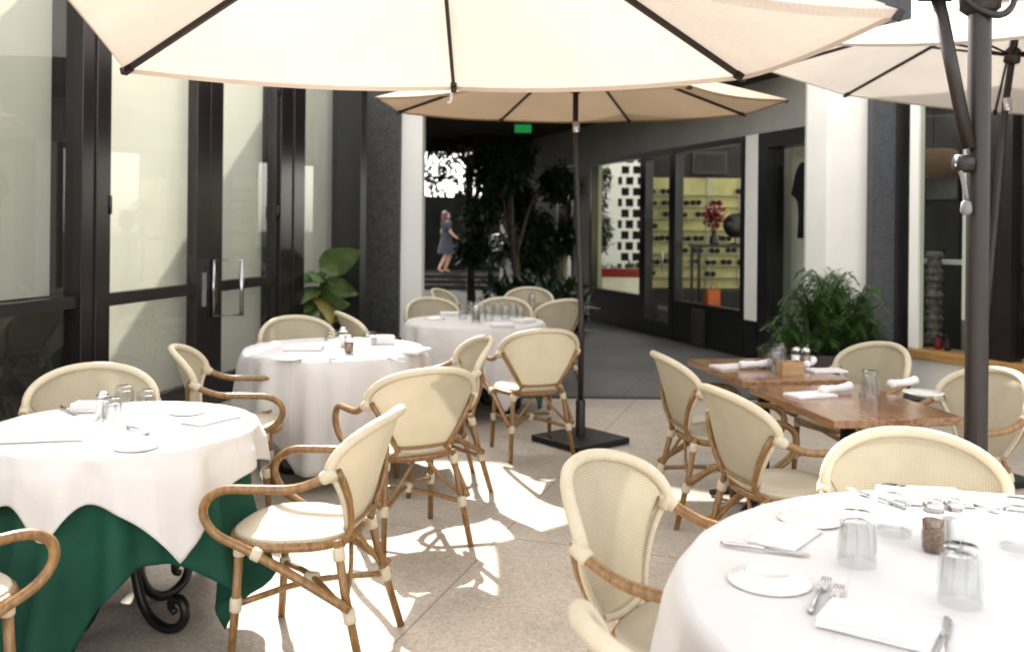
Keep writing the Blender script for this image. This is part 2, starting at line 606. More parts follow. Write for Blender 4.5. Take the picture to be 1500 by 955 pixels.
for x0, x1, hx in ((1.36, 2.77, 1), (2.775, 4.08, 0)):
    d = MB()
    if hx:
        d.bb(x0, x0 + 0.05, -0.03, 0.06, 0.012, ZT).bb(x1 - 0.21, x1, -0.03, 0.06, 0.012, ZT)
        a0, a1 = x0 + 0.05, x1 - 0.21
    else:
        d.bb(x0, x0 + 0.21, -0.03, 0.06, 0.012, ZT).bb(x1 - 0.05, x1, -0.03, 0.06, 0.012, ZT)
        a0, a1 = x0 + 0.21, x1 - 0.05
    dr = d.build('door', M['bronzeframe'], left, 0.004)
    MB().bb(a0, a1, -0.022, 0.05, 0.012, 0.24).build('bottom_rail', M['bronzeframe'], dr)
    MB().bb(a0, a1, -0.022, 0.05, 0.965, 1.055).build('push_rail', M['bronzeframe'], dr)
    MB().bb(a0, a1, 0.015, 0.025, 0.24, ZT).build('window_pane', M['glass'], dr)
    hxs = x0 + 0.006 if hx else x1 - 0.046
    for hz in (0.25, 1.6, 2.8):
        MB().tube([(hxs + 0.02, -0.04, hz), (hxs + 0.02, -0.04, hz + 0.13)], 0.014, 8).build('hinge', M['blackframe'], dr)
    kx = x1 - 0.12 if hx else x0 + 0.06
    MB().bb(kx, kx + 0.06, -0.036, -0.029, 0.86, 1.14).build('lock_plate', M['pot' if hx else 'planter'], dr)
    if not hx:
        h = MB()
        z0, z1 = 0.77, 1.24
        q0, q1 = (2.80, -0.045), (2.98, -0.215)
        h.tube([(q0[0], q0[1], z0), (q0[0], q0[1], z1), (q1[0], q1[1], z1), (q1[0], q1[1], z0)], 0.021, 8, closed=True)
        h.build('handle', M['chrome'], dr)
# room behind the glass
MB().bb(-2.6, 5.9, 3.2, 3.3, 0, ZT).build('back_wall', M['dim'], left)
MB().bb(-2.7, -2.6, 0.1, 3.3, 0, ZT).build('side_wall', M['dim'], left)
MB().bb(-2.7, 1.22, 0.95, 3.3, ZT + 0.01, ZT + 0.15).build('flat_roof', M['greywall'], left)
MB().bb(1.19, 1.22, 0.11, 3.19, 0, ZT).build('bay_light_block', M['dim'], left)  # added to keep daylight away from the first bay's dark interior
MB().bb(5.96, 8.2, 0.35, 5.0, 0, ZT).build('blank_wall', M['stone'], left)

pier = thing('stone_pier', 'dark granite pier with a white rendered edge at the end of the glass wall', 'pillar', (-1.6, 12, 0))
MB().bb(-0.42, 0.148, -0.1, 0.4, 0.0, 3.3).build('granite_cladding', M['stone'], pier, 0.006)
MB().bb(0.15, 0.425, 0.0, 0.4, 0.10, 3.3).build('white_edge', M['white'], pier, 0.006)
MB().bb(0.15, 0.43, -0.01, 0.4, 0.0, 0.098).build('skirting', M['blackframe'], pier)

# ------------------------------------------------------------------ right shop front
ER = Vector((-0.3228, 0.9465, 0))
shop_pre = 0
shop = thing('shop_front', 'shaded shop front with black framed windows and a grey fascia across the passage', 'shop',
             (2.83, 11.2, 0), math.atan2(ER.y, ER.x))
# local x along the wall away from the camera, local +y outwards to the passage
bpy.context.view_layer.update()
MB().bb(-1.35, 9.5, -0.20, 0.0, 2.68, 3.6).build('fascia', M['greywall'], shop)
for x0, x1 in ((0.0, 1.74), (2.70, 4.62)):
    MB().bb(x0, x1, -0.16, 0.02, 0.0, 0.50).build('plinth', M['plinth'], shop)
    f = MB().bb(x0, x0 + 0.06, -0.10, 0.03, 0.502, 2.678).bb(x1 - 0.06, x1, -0.10, 0.03, 0.502, 2.678)
    f.bb(x0 + 0.06, x1 - 0.06, -0.10, 0.03, 0.502, 0.56).bb(x0 + 0.06, x1 - 0.06, -0.10, 0.03, 2.60, 2.678)
    w = f.build('window', M['blackframe'], shop)
    MB().bb(x0 + 0.06, x1 - 0.06, -0.05, -0.04, 0.56, 2.60).build('pane', M['shopglass'], w)
d = MB().bb(1.75, 1.86, -0.10, 0.03, 0.01, 2.678).bb(2.58, 2.69, -0.10, 0.03, 0.01, 2.678)
d.bb(1.86, 2.58, -0.10, 0.03, 0.01, 0.22).bb(1.86, 2.58, -0.10, 0.03, 2.58, 2.678)
dr = d.build('door', M['blackframe'], shop)
MB().bb(1.86, 2.58, -0.05, -0.04, 0.22, 2.58).build('pane', M['shopglass'], dr)
MB().tube([(1.93, 0.03, 0.9), (1.93, 0.08, 0.92), (1.93, 0.08, 1.25), (1.93, 0.03, 1.27)], 0.01).build('handle', M['chrome'], dr)
MB().bb(-0.30, -0.03, -0.20, 0.02, 0.46, 2.68).build('white_post', M['white'], shop)
MB().bb(-0.30, -0.03, -0.20, 0.03, 0.0, 0.458).build('plinth', M['plinth'], shop)
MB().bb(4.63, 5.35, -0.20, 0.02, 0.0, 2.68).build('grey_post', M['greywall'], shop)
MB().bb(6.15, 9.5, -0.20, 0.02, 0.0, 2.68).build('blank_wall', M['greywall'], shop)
MB().bb(5.35, 6.15, -0.16, 0.02, 0.0, 0.45).build('plinth', M['plinth'], shop)
f = MB().bb(5.35, 5.42, -0.1, 0.03, 0.452, 2.678).bb(6.08, 6.15, -0.1, 0.03, 0.452, 2.678).bb(5.42, 6.08, -0.1, 0.03, 2.6, 2.678)
w = f.build('window', M['blackframe'], shop)
MB().bb(5.42, 6.08, -0.05, -0.04, 0.452, 2.60).build('pane', M['shopglass'], w)
# shirt window
MB().bb(-1.35, -0.31, -0.16, 0.02, 0.0, 0.36).build('plinth', M['plinth'], shop)
f = MB().bb(-0.50, -0.31, -0.20, 0.03, 0.362, 2.678).bb(-1.35, -1.25, -0.20, 0.03, 0.362, 2.678)
f.bb(-1.25, -0.50, -0.20, 0.03, 2.50, 2.678)
w = f.build('window', M['blackframe'], shop)
MB().bb(-1.25, -0.50, -0.05, -0.04, 0.362, 2.50).build('pane', M['shopglass'], w)
MB().bb(-1.35, -0.31, -0.44, -0.42, 0.362, 2.66).build('display_board', M['white'], shop)
# the room behind: floor, display wall (the yard side is open)
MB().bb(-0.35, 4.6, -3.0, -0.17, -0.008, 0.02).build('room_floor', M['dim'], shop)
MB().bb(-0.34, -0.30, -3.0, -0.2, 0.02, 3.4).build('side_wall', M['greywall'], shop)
SM = shop.matrix_basis.inverted()
bw = MB().bb(2.06, 4.6, 14.6, 14.7, 0.62, 2.36)
bw.xf(SM).build('display_wall', M['yellow'], shop)
for r in range(8):
    MB().bb(2.08, 4.55, 14.5, 14.598, 0.79 + r * 0.185, 0.80 + r * 0.185).xf(SM).build('shelf', M['blind'], shop)
for c in range(4):
    MB().bb(2.58 + c * 0.5, 2.62 + c * 0.5, 14.57, 14.598, 0.62, 2.36).xf(SM).build('upright', M['blind'], shop)
MB().bb(2.06, 4.6, 14.6, 14.7, 2.362, 3.4).xf(SM).build('upper_wall', M['dim'], shop)
MB().bb(2.04, 4.6, 14.2, 14.7, 0.02, 0.618).xf(SM).build('display_counter', M['dim'], shop)


def LS(x, y, z):
    return shop.matrix_basis @ Vector((x, y, z))


bpy.context.view_layer.update()
shop_rz = shop.rotation_euler.z


def sunglasses_mb():
    b = MB()
    for sx in (-1, 1):
        b.tube([(sx * 0.045, -0.008, 0), (sx * 0.045, 0.008, 0)], 0.043, 10)
        b.box((sx * 0.086, -0.03, 0.012), (0.008, 0.07, 0.012))
    b.box((0, 0, 0.015), (0.03, 0.012, 0.014))
    return b


sg = None
G_SG = 'sunglasses on the yellow display wall'
SGL = 'pair of dark sunglasses displayed on the yellow shop wall'
for r in range(8):
    for c in range(7):
        if random.random() < 0.2:
            continue
        if c % 3 == 2 and random.random() < 0.5:
            continue
        loc = Vector((2.22 + c * 0.24 + random.uniform(-0.05, 0.05), 14.53, 0.85 + r * 0.185 + random.uniform(-0.012, 0.012)))
        if sg is None:
            sg = sunglasses_mb().build('sunglasses', M['black'])
            tag(sg, SGL, 'sunglasses', G_SG)
            o = sg
        else:
            o = sg.copy()
            COL.objects.link(o)
        o.location = loc
        o.rotation_euler = (0, 0, math.pi)

# things in the shop window
t = thing('display_table', 'dark display table just inside the shop window', 'table', Vector((2.92, 12.75, 0.02)), 0.0)
MB().bb(-0.42, 0.42, -0.3, 0.3, 1.28, 1.32).build('tabletop', M['blackframe'], t)
for sx in (-0.38, 0.38):
    for sy in (-0.25, 0.25):
        MB().bb(sx - 0.02, sx + 0.02, sy - 0.02, sy + 0.02, 0, 1.28).build('leg', M['blackframe'], t)
t = thing('flower_vase', 'bunch of dark red flowers in a black vase in the shop window', 'flowers', Vector((2.80, 12.75, 1.321)), 0.0)
MB().lathe([(0.06, 0), (0.07, 0.04), (0.05, 0.12), (0.03, 0.17), (0.042, 0.2)], 14, cap0=True).build('vase', M['blackframe'], t)
FLW = t
t = thing('round_mirror', 'round black disc mirror standing at the right of the shop window', 'mirror', Vector((3.09, 12.75, 1.342)), 0.0)
MB().lathe([(0.09, 0), (0.09, 0.012), (0.012, 0.02), (0.012, 0.1)], 14, cap0=True).build('stand', M['blackframe'], t)
b = MB().lathe([(0.0, -0.012), (0.17, -0.012), (0.17, 0.012), (0.0, 0.012)], 24)
b.xf(Matrix.Translation((0, 0, 0.26)) @ Matrix.Rotation(R_(90), 4, 'X')).build('disc', M['blackframe'], t)
t = thing('paper_bag', 'small orange bag standing low behind the shop glass', 'bag', Vector((2.66, 12.2, 0.50)), 0.4)
MB().bb(-0.25, 0.25, -0.12, 0.12, -0.48, -0.002).build('plinth_box', M['dim'], t)
MB().add([(-0.09, -0.05, 0), (0.09, -0.05, 0), (0.09, 0.05, 0), (-0.09, 0.05, 0), (-0.10, -0.03, 0.26), (0.10, -0.035, 0.25), (0.10, 0.03, 0.26), (-0.10, 0.035, 0.25)],
         [(3, 2, 1, 0), (0, 1, 5, 4), (1, 2, 6, 5), (2, 3, 7, 6), (3, 0, 4, 7)], False).build('bag_body', M['orange'], t)
MB().tube([(-0.04, -0.033, 0.25), (-0.035, -0.03, 0.32), (0.035, -0.03, 0.32), (0.04, -0.033, 0.25)], 0.005, 6, sub=3).build('handle', M['red'], t)
pic = thing('framed_picture', 'dark framed picture high on the yellow shop wall', 'picture', Vector((3.12, 14.598, 2.42)), math.pi)
MB().bb(-0.28, 0.28, 0.0, 0.03, 0, 0.36).build('frame', M['blackframe'], pic)
MB().bb(-0.23, 0.23, 0.03, 0.034, 0.05, 0.31).build('picture_sheet', M['dim'], pic)


def shirt_mb():
    b = MB()
    half = [(0.07, 0.0), (0.13, -0.03), (0.25, -0.09), (0.35, -0.36), (0.24, -0.42), (0.19, -0.27), (0.20, -0.85), (0.0, -0.87)]
    # front and back panels slightly apart, joined at the outline
    rows = [(0, 0.075, 0.16), (-0.09, 0.0, 0.25), (-0.18, 0.0, 0.29), (-0.27, 0.0, 0.32), (-0.36, 0.0, 0.345), (-0.42, 0.0, 0.23), (-0.6, 0, 0.2),
            (-0.87, 0, 0.21)]
    for side in (-1, 1):
        def fn(u, v):
            k = v * (len(rows) - 1)
            i = min(int(k), len(rows) - 2)
            t = k - i
            z = rows[i][0] + (rows[i + 1][0] - rows[i][0]) * t
            w = rows[i][2] + (rows[i + 1][2] - rows[i][2]) * t
            x = (u * 2 - 1) * w
            y = side * 0.045 * max(0, 1 - (x / w) ** 2) ** 0.5 * (1 + 0.3 * math.sin(9 * x + 7 * z))
            return (x, y, z)
        b.grid(fn, 14, 16)
    return b


t = thing('t_shirt', 'black T-shirt hanging against the white board of the shop window', 'shirt', LS(-0.84, -0.30, 2.32), shop_rz)
shirt_mb().build('shirt_cloth', M['black'], t)
MB().tube([(-0.2, 0, -0.05), (0, 0, 0.03), (0.2, 0, -0.05)], 0.008, 6).tube([(0, 0, 0.03), (0, 0, 0.09), (0.03, 0, 0.12), (0.05, 0, 0.09)], 0.004, 6, sub=3).build('hanger', M['blackframe'], t)

# unseen wall added to keep daylight out of the passage from the left
pw_ = thing('light_block_wall', 'added unseen wall blocking daylight along the left side of the passage', 'wall', (-2.9, 12.6, 0))
MB().bb(-0.2, 0.2, 0.0, 7.5, 0, 3.29).build('wall_body', M['stone'], pw_)

# breezeway roof from the pier to the shop
roof = thing('breezeway_roof', 'dark flat roof over the passage between the pier and the shop', 'roof', (0, 0, 0))
MB().prism([(-2.4, 12.05), (-1.9, 12.02), (2.90, 9.55), (3.05, 10.6), (-0.75, 21.6), (-2.4, 21.6)], 3.30, 3.62).build('roof_slab', M['soffit'], roof)
MB().prism([(-7.5, 12.1), (-2.4, 12.1), (-1.9, 12.07), (2.88, 9.6), (3.03, 9.9), (-1.8, 12.4), (-7.5, 12.4)], 3.622, 5.2).build('shade_parapet', M['white'], roof)  # added out of view; its height sets the shade edge on the patio

# white pillar and dark pillar right of the shop
pl = tag(MB().prism([(3.03, 9.5), (3.12, 9.15), (3.62, 9.10), (3.75, 9.9), (3.2, 10.1)], 0, 4.2).build('white_pillar', M['white'], None, 0.01),
         'broad white rendered pillar rising behind the fern', 'pillar')
pl2 = thing('slate_column', 'narrow blue grey granite column beside the white pillar', 'column', (3.66, 9.0, 0))
MB().bb(-0.165, 0.06, -0.06, 0.09, 0, 4.2).build('granite_cladding', M['slate'], pl2, 0.006)
MB().bb(0.063, 0.20, -0.055, 0.09, 0, 4.2).build('frame_jamb', M['blackframe'], pl2)

# ------------------------------------------------------------------ right window wall
EW = Vector((0.444, -0.896, 0))
win = thing('shop_window', 'wide shop window with honey wood sill above a white panel on the right', 'window',
            (3.80, 8.72, 0), math.atan2(EW.y, EW.x))
# local x towards the camera, local -y outwards
MB().bb(0.0, 4.5, -0.02, 0.10, 0.0, 0.36).build('lower_panel', M['white'], win)
MB().bb(0.0, 4.5, -0.09, 0.30, 0.362, 0.44).build('sill', M['sill'], win, 0.006)
MB().bb(-0.05, 0.05, 0.0, 0.08, 0.442, 2.9).build('white_jamb', M['white'], win)
MB().bb(0.77, 1.02, -0.03, 0.12, 0.442, 2.9).build('mullion', M['bronzeframe'], win)
MB().bb(0.485, 0.545, 0.05, 0.08, 0.75, 2.3).build('white_strip', M['white'], win)
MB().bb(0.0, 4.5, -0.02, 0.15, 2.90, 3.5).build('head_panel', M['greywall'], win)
MB().bb(0.05, 0.77, 0.03, 0.04, 0.442, 2.9).build('window_pane', M['shopglass'], win)
MB().bb(1.02, 4.5, 0.03, 0.04, 0.442, 2.9).build('window_pane', M['shopglass'], win)
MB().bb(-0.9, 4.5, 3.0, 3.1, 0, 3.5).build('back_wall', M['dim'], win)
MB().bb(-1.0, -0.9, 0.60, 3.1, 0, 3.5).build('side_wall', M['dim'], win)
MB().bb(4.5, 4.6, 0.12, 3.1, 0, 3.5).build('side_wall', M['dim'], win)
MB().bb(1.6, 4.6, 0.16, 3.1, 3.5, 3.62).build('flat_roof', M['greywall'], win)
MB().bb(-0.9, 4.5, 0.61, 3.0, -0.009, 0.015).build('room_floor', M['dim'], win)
bpy.context.view_layer.update()


def LW(x, y, z):
    return win.matrix_basis @ Vector((x, y, z))


wrz = win.rotation_euler.z
t = thing('textured_sculpture', 'tall mottled grey sculpture behind the right window glass', 'sculpture', LW(-0.06, 0.36, 0.0), wrz)
pf = []
for i in range(40):
    z = 0.45 + 0.9 * i / 39
    pf.append((0.075 + 0.012 * math.sin(i * 1.9) + 0.008 * math.sin(i * 0.7), z))
MB().lathe(pf, 14, cap0=True, cap1=True).build('carved_column', M['sculpt'], t)
MB().bb(-0.13, 0.13, -0.13, 0.13, 0, 0.449).build('pedestal', M['dim'], t)
t = thing('hanging_rail', 'white horizontal rail on two posts inside the right window', 'rail', LW(-0.42, 0.75, 0.0151), wrz)
MB().bb(-0.25, 0.42, -0.02, 0.02, 1.20, 1.25).build('rail_bar', M['white'], t)
MB().bb(-0.25, -0.21, -0.02, 0.02, 0, 1.199).build('leg', M['greywall'], t)
MB().bb(0.38, 0.42, -0.02, 0.02, 0, 1.199).build('leg', M['greywall'], t)
t = thing('pendant_shade', 'tan drum lamp shade hanging inside the right window', 'lamp', LW(-0.60, 1.0, 2.12), wrz)
MB().lathe([(0.2, 0), (0.24, 0.02), (0.24, 0.26), (0.2, 0.28)], 18).build('lamp_shade', M['lamp_tan'], t)
MB().tube([(0, 0, 0.2), (0, 0, 1.36)], 0.006, 6).tube([(-0.22, 0, 0.2), (0.22, 0, 0.2)], 0.005, 6).build('cord', M['blackframe'], t)
t = thing('grey_screen', 'small grey flat screen mounted inside the right window', 'screen', LW(-0.70, 1.25, 1.86), wrz)
MB().bb(-0.19, 0.24, -0.03, 0.03, 0, 0.34).build('screen_frame', M['blackframe'], t)
MB().bb(-0.17, 0.22, -0.036, -0.031, 0.03, 0.31).build('screen_panel', M['pot'], t)
MB().bb(-0.04, 0.04, 0.03, 1.74, 0.1, 0.2).build('bracket', M['blackframe'], t)
for i, (x, mt, lb) in enumerate(((0.17, 'red', 'small dark red bottle at the left end of the honey wood sill'),
                                 (0.27, 'planter', 'small brown bottle next to the red one on the sill'),
                                 (0.52, 'white', 'short white jar in the middle of the honey wood sill'),
                                 (0.62, 'pot', 'small grey jar beside the white one on the sill'))):
    tt = thing('sill_bottle', lb, 'bottle', LW(x, 0.14, 0.441), wrz, 'bottles and jars along the window sill')
    MB().lathe([(0.03, 0), (0.033, 0.01), (0.033, 0.075), (0.014, 0.1), (0.014, 0.118)], 12, cap0=True, cap1=True).build('bottle_body', M[mt], tt)
    MB().lathe([(0.017, 0.118), (0.017, 0.14)], 10, cap0=True, cap1=True).build('cap', M['blackframe'], tt)

# ------------------------------------------------------------------ bistro chair
FAB_T = []


def back_T(u):
    th = u * math.pi / 2
    x = 0.272 * math.copysign(abs(math.sin(th)) ** 0.92, u)
    z = 0.715 + 0.150 * max(0.0, math.cos(th)) ** 0.85
    return x, z


def back_pt(u, v, off=0.0):
    tx, tz = back_T(u)
    bx, bz = 0.128 * u, 0.478 - 0.018 * (1 - u * u)
    x = bx + (tx - bx) * v ** 0.95
    z = bz + (tz - bz) * v
    y = -0.205 - 0.145 * (z - 0.478) / 0.387 + 0.10 * (x / 0.272) ** 2 * v + off
    return Vector((x, y, z))


def seat_outline(a, sc=1.0):
    c, s_ = math.cos(a), math.sin(a)
    w = 0.232 - 0.028 * (1 - s_) / 2 * (1 if s_ < 0 else 0.3)
    x = w * math.copysign(abs(c) ** 0.72, c)
    y = 0.015 + 0.215 * math.copysign(abs(s_) ** 0.85, s_)
    return x * sc, y * sc


def collar(b, p, d, r=0.022, ln=0.05):
    d = Vector(d).normalized() * ln / 2
    p = Vector(p)
    b.tube([p - d, p - d * 0.7, p + d * 0.7, p + d], [r * 0.86, r, r, r * 0.86], 8)


def bind(par, p, d, r, ln):
    b = MB()
    collar(b, p, d, r, ln)
    b.build('binding', M['wrap'], par)


def make_chair(label, loc, rz, group):
    t = thing('bistro_chair', label, 'chair', loc, rz, group)
    # seat
    b = MB()
    n = 36
    rings = [(0.0, 0.449), (0.35, 0.450), (0.7, 0.454), (0.9, 0.457), (0.985, 0.452), (1.0, 0.444), (0.97, 0.432)]
    vs = []
    for sc, z in rings:
        for j in range(n):
            x, y = seat_outline(2 * math.pi * j / n, sc)
            vs.append((x, y, z))
    fs = [(i * n + j, i * n + (j + 1) % n, (i + 1) * n + (j + 1) % n, (i + 1) * n + j) for i in range(len(rings) - 1) for j in range(n)]
    fs.append(tuple((len(rings) - 1) * n + j for j in range(n - 1, -1, -1)))
    b.add(vs, fs)
    b.build('seat', M['seatfab'], t)
    MB().tube([(*seat_outline(2 * math.pi * j / 30, 1.0), 0.427) for j in range(30)], 0.0165, 8, closed=True).build('seat_frame', M['cane'], t)
    # back
    bk = MB().grid(lambda u, v: back_pt(u * 1.96 - 0.98, v), 20, 12)
    back = bk.build('backrest', M['fabric'], t)
    rim = MB()
    pts = [back_pt(-1, 0.86)] + [back_pt(u, 1.0) for u in [-1 + 2 * i / 24 for i in range(25)]] + [back_pt(1, 0.86)]
    rim.tube(pts, 0.0185, 8)
    rim.tube([back_pt(-1, v / 8) for v in range(8)], 0.011, 6).tube([back_pt(1, v / 8) for v in range(8)], 0.011, 6)
    rim.tube([back_pt(-1 + i / 5, 0.0) for i in range(11)], 0.012, 6)
    rim.build('back_rim', M['wrap'], t)
    up = MB()
    for sx in (-1, 1):
        up.tube([(sx * 0.168, -0.20, 0.425)] + [back_pt(sx * 0.95, v, -0.016) for v in (0.0, 0.25, 0.5, 0.75, 0.93)], 0.0125, 8)
    up.tube([back_pt(-0.9 + 1.8 * i / 10, 0.06, -0.014) for i in range(11)], 0.008, 6)
    up.build('back_frame', M['cane'], t)
    # arms
    for sx in (-1, 1):
        j = back_pt(sx, 0.97)
        pts = [j, (sx * 0.277, -0.19, 0.695), (sx * 0.285, -0.08, 0.652), (sx * 0.29, 0.06, 0.643), (sx * 0.29, 0.17, 0.635),
               (sx * 0.288, 0.235, 0.595), (sx * 0.285, 0.245, 0.535), (sx * 0.275, 0.20, 0.475), (sx * 0.257, 0.10, 0.425),
               (sx * 0.24, -0.04, 0.352), (sx * 0.222, -0.255, 0.235)]
        a = MB().tube(pts, 0.0165, 8, sub=4).build('arm', M['cane'], t)
        bind(a, (sx * 0.274, -0.195, 0.70), Vector(pts[1]) - Vector(pts[0]) + Vector((0, 0.06, -0.03)), 0.023, 0.055)
        bind(a, (sx * 0.25, 0.07, 0.41), (sx * -0.1, -0.5, -0.25), 0.024, 0.035)
    # legs
    for sx in (-1, 1):
        l = MB().tube([(sx * 0.200, 0.155, 0.43), (sx * 0.206, 0.165, 0.22), (sx * 0.214, 0.18, 0.0)], [0.0165, 0.016, 0.0145], 8)
        l = l.build('leg', M['cane'], t)
        bind(l, (sx * 0.2, 0.156, 0.405), (0, 0.03, -1), 0.022, 0.045)
        bind(l, (sx * 0.206, 0.165, 0.215), (0, 0.03, -1), 0.022, 0.05)
        l = MB().tube([(sx * 0.172, -0.19, 0.45), (sx * 0.19, -0.225, 0.28), (sx * 0.222, -0.305, 0.0)], [0.0165, 0.016, 0.0145], 8)
        l = l.build('leg', M['cane'], t)
        bind(l, (sx * 0.176, -0.198, 0.405), (sx * 0.1, -0.2, -1), 0.023, 0.045)
        bind(l, (sx * 0.199, -0.246, 0.205), (sx * 0.1, -0.25, -1), 0.023, 0.05)
    br = MB()
    for sx in (-1, 1):
        br.tube([(sx * 0.206, 0.165, 0.215), (0, -0.03, 0.245 + sx * 0.008), (-sx * 0.199, -0.246, 0.205)], 0.0115, 7, sub=3)
        br.tube([(sx * 0.03, -0.19, 0.42), (sx * 0.10, -0.215, 0.33), (sx * 0.19, -0.23, 0.24)], 0.009, 6, sub=3)
    br = br.build('cross_brace', M['cane'], t)
    bind(br, (0, -0.03, 0.245), (0, 1, 0), 0.026, 0.05)
    return t


CH = 'cream woven cane bistro chairs'
chairs = [
    # cx, cy, fx, fy, label
    (-0.75, 3.38, -0.985, 0.17, 'cane chair seen from its side, right of the table with the green cloth'),
    (-1.72, 2.68, 0.55, 0.83, 'cream cane chair cut off by the bottom left corner, before the green and white table'),
    (-1.83, 4.02, 0.38, -0.92, 'cream cane chair behind the green and white table, its back facing the glass doors'),
    (-1.50, 5.08, 0.98, 0.21, 'cream cane chair with looped arm between the two left cloth tables, facing right'),
    (-0.52, 4.60, -0.465, 0.885, 'cream cane chair seen from behind in front of the middle white table'),
    (-0.46, 5.48, -0.96, -0.28, 'cream cane chair right of the middle white table, sunlit back facing left'),
    (0.13, 6.36, -0.29, 0.957, 'cream cane chair seen from behind next to the central umbrella pole'),
    (-1.43, 6.45, 0.5, -0.87, 'cream cane chair behind the middle white table, facing the camera near the glass doors'),
    (-1.02, 7.25, 0.9, 0.44, 'cream cane chair beside the granite pier, its slanting rim facing the far cloth table'),
    (-0.50, 9.8, 0.9, -0.3, 'pale cane chair farthest left at the back, beside the small far wooden table'),
    (-0.62, 8.36, 0.5, -0.87, 'shaded cane chair behind the left end of the far cloth table'),
    (-0.10, 8.42, -0.1, -1, 'cane chair behind the glasses of the far cloth table, facing the camera'),
    (0.17, 10.0, -0.1, -1, 'greyish cane chair facing the camera behind the small far wooden table'),
    (0.31, 8.9, -0.6, 0.8, 'cane chair seen from behind at the near side of the small far wooden table'),
    (1.12, 4.98, 0.98, 0.16, 'cream cane chair left of the rear wooden table, farther of the two there'),
    (1.18, 3.96, 0.96, 0.28, 'cream cane chair left of the front wooden table, nearer of the two there'),
    (1.92, 5.32, -0.9, -0.4, 'cream cane chair right of the rear wooden table, before the white sill panel'),
    (2.06, 4.36, -0.95, -0.3, 'cream cane chair right of the front wooden table, partly behind the thick umbrella pole'),
    (1.24, 2.74, -0.25, -0.97, 'cream cane chair behind the large round table at right, only its broad back showing'),
    (0.50, 2.49, 0.836, -0.548, 'cream cane chair with a bright sun stripe left of the large round table'),
    (0.47, 1.63, 0.93, 0.37, 'nearest cream cane chair, cut off by the bottom edge left of the large round table'),
]
first = None
for cx, cy, fx, fy, lb in chairs:
    if first is None:
        first = make_chair(lb, (cx, cy, 0), face_rz(fx, fy), CH)
        bpy.context.view_layer.update()
    else:
        copy_tree(first, lb, (cx, cy, 0), face_rz(fx, fy), CH)


# ------------------------------------------------------------------ tables and cloths
def scroll_foot(a):
    pts2 = [(0.045, 0.36), (0.07, 0.22), (0.11, 0.10), (0.17, 0.035), (0.245, 0.018), (0.31, 0.045), (0.335, 0.095), (0.315, 0.135),
            (0.275, 0.135), (0.262, 0.105), (0.285, 0.088)]
    b = MB()
    b.tube([(r * math.cos(a), r * math.sin(a), z) for r, z in pts2], [0.019] * 35 + [0.015] * 6, 7, sub=4)
    return b


def round_table(label, c, r, group=None, spin=0.5, reach=1.0):
    t = thing('round_table', label, 'table', (c[0], c[1], 0), 0, group)
    MB().lathe([(0.0, 0.715), (r - 0.01, 0.715), (r, 0.722), (r, 0.74), (r - 0.01, 0.745), (0.0, 0.745)], 40).build('tabletop', M['planter'], t)
    MB().lathe([(0.05, 0.30), (0.06, 0.34), (0.035, 0.40), (0.03, 0.62), (0.05, 0.68), (0.16, 0.714)], 14).build('pedestal', M['iron'], t)
    for i in range(4):
        scroll_foot(spin + i * math.pi / 2).xf(Matrix.Diagonal((reach, reach, 1, 1))).build('leg', M['iron'], t)
    return t


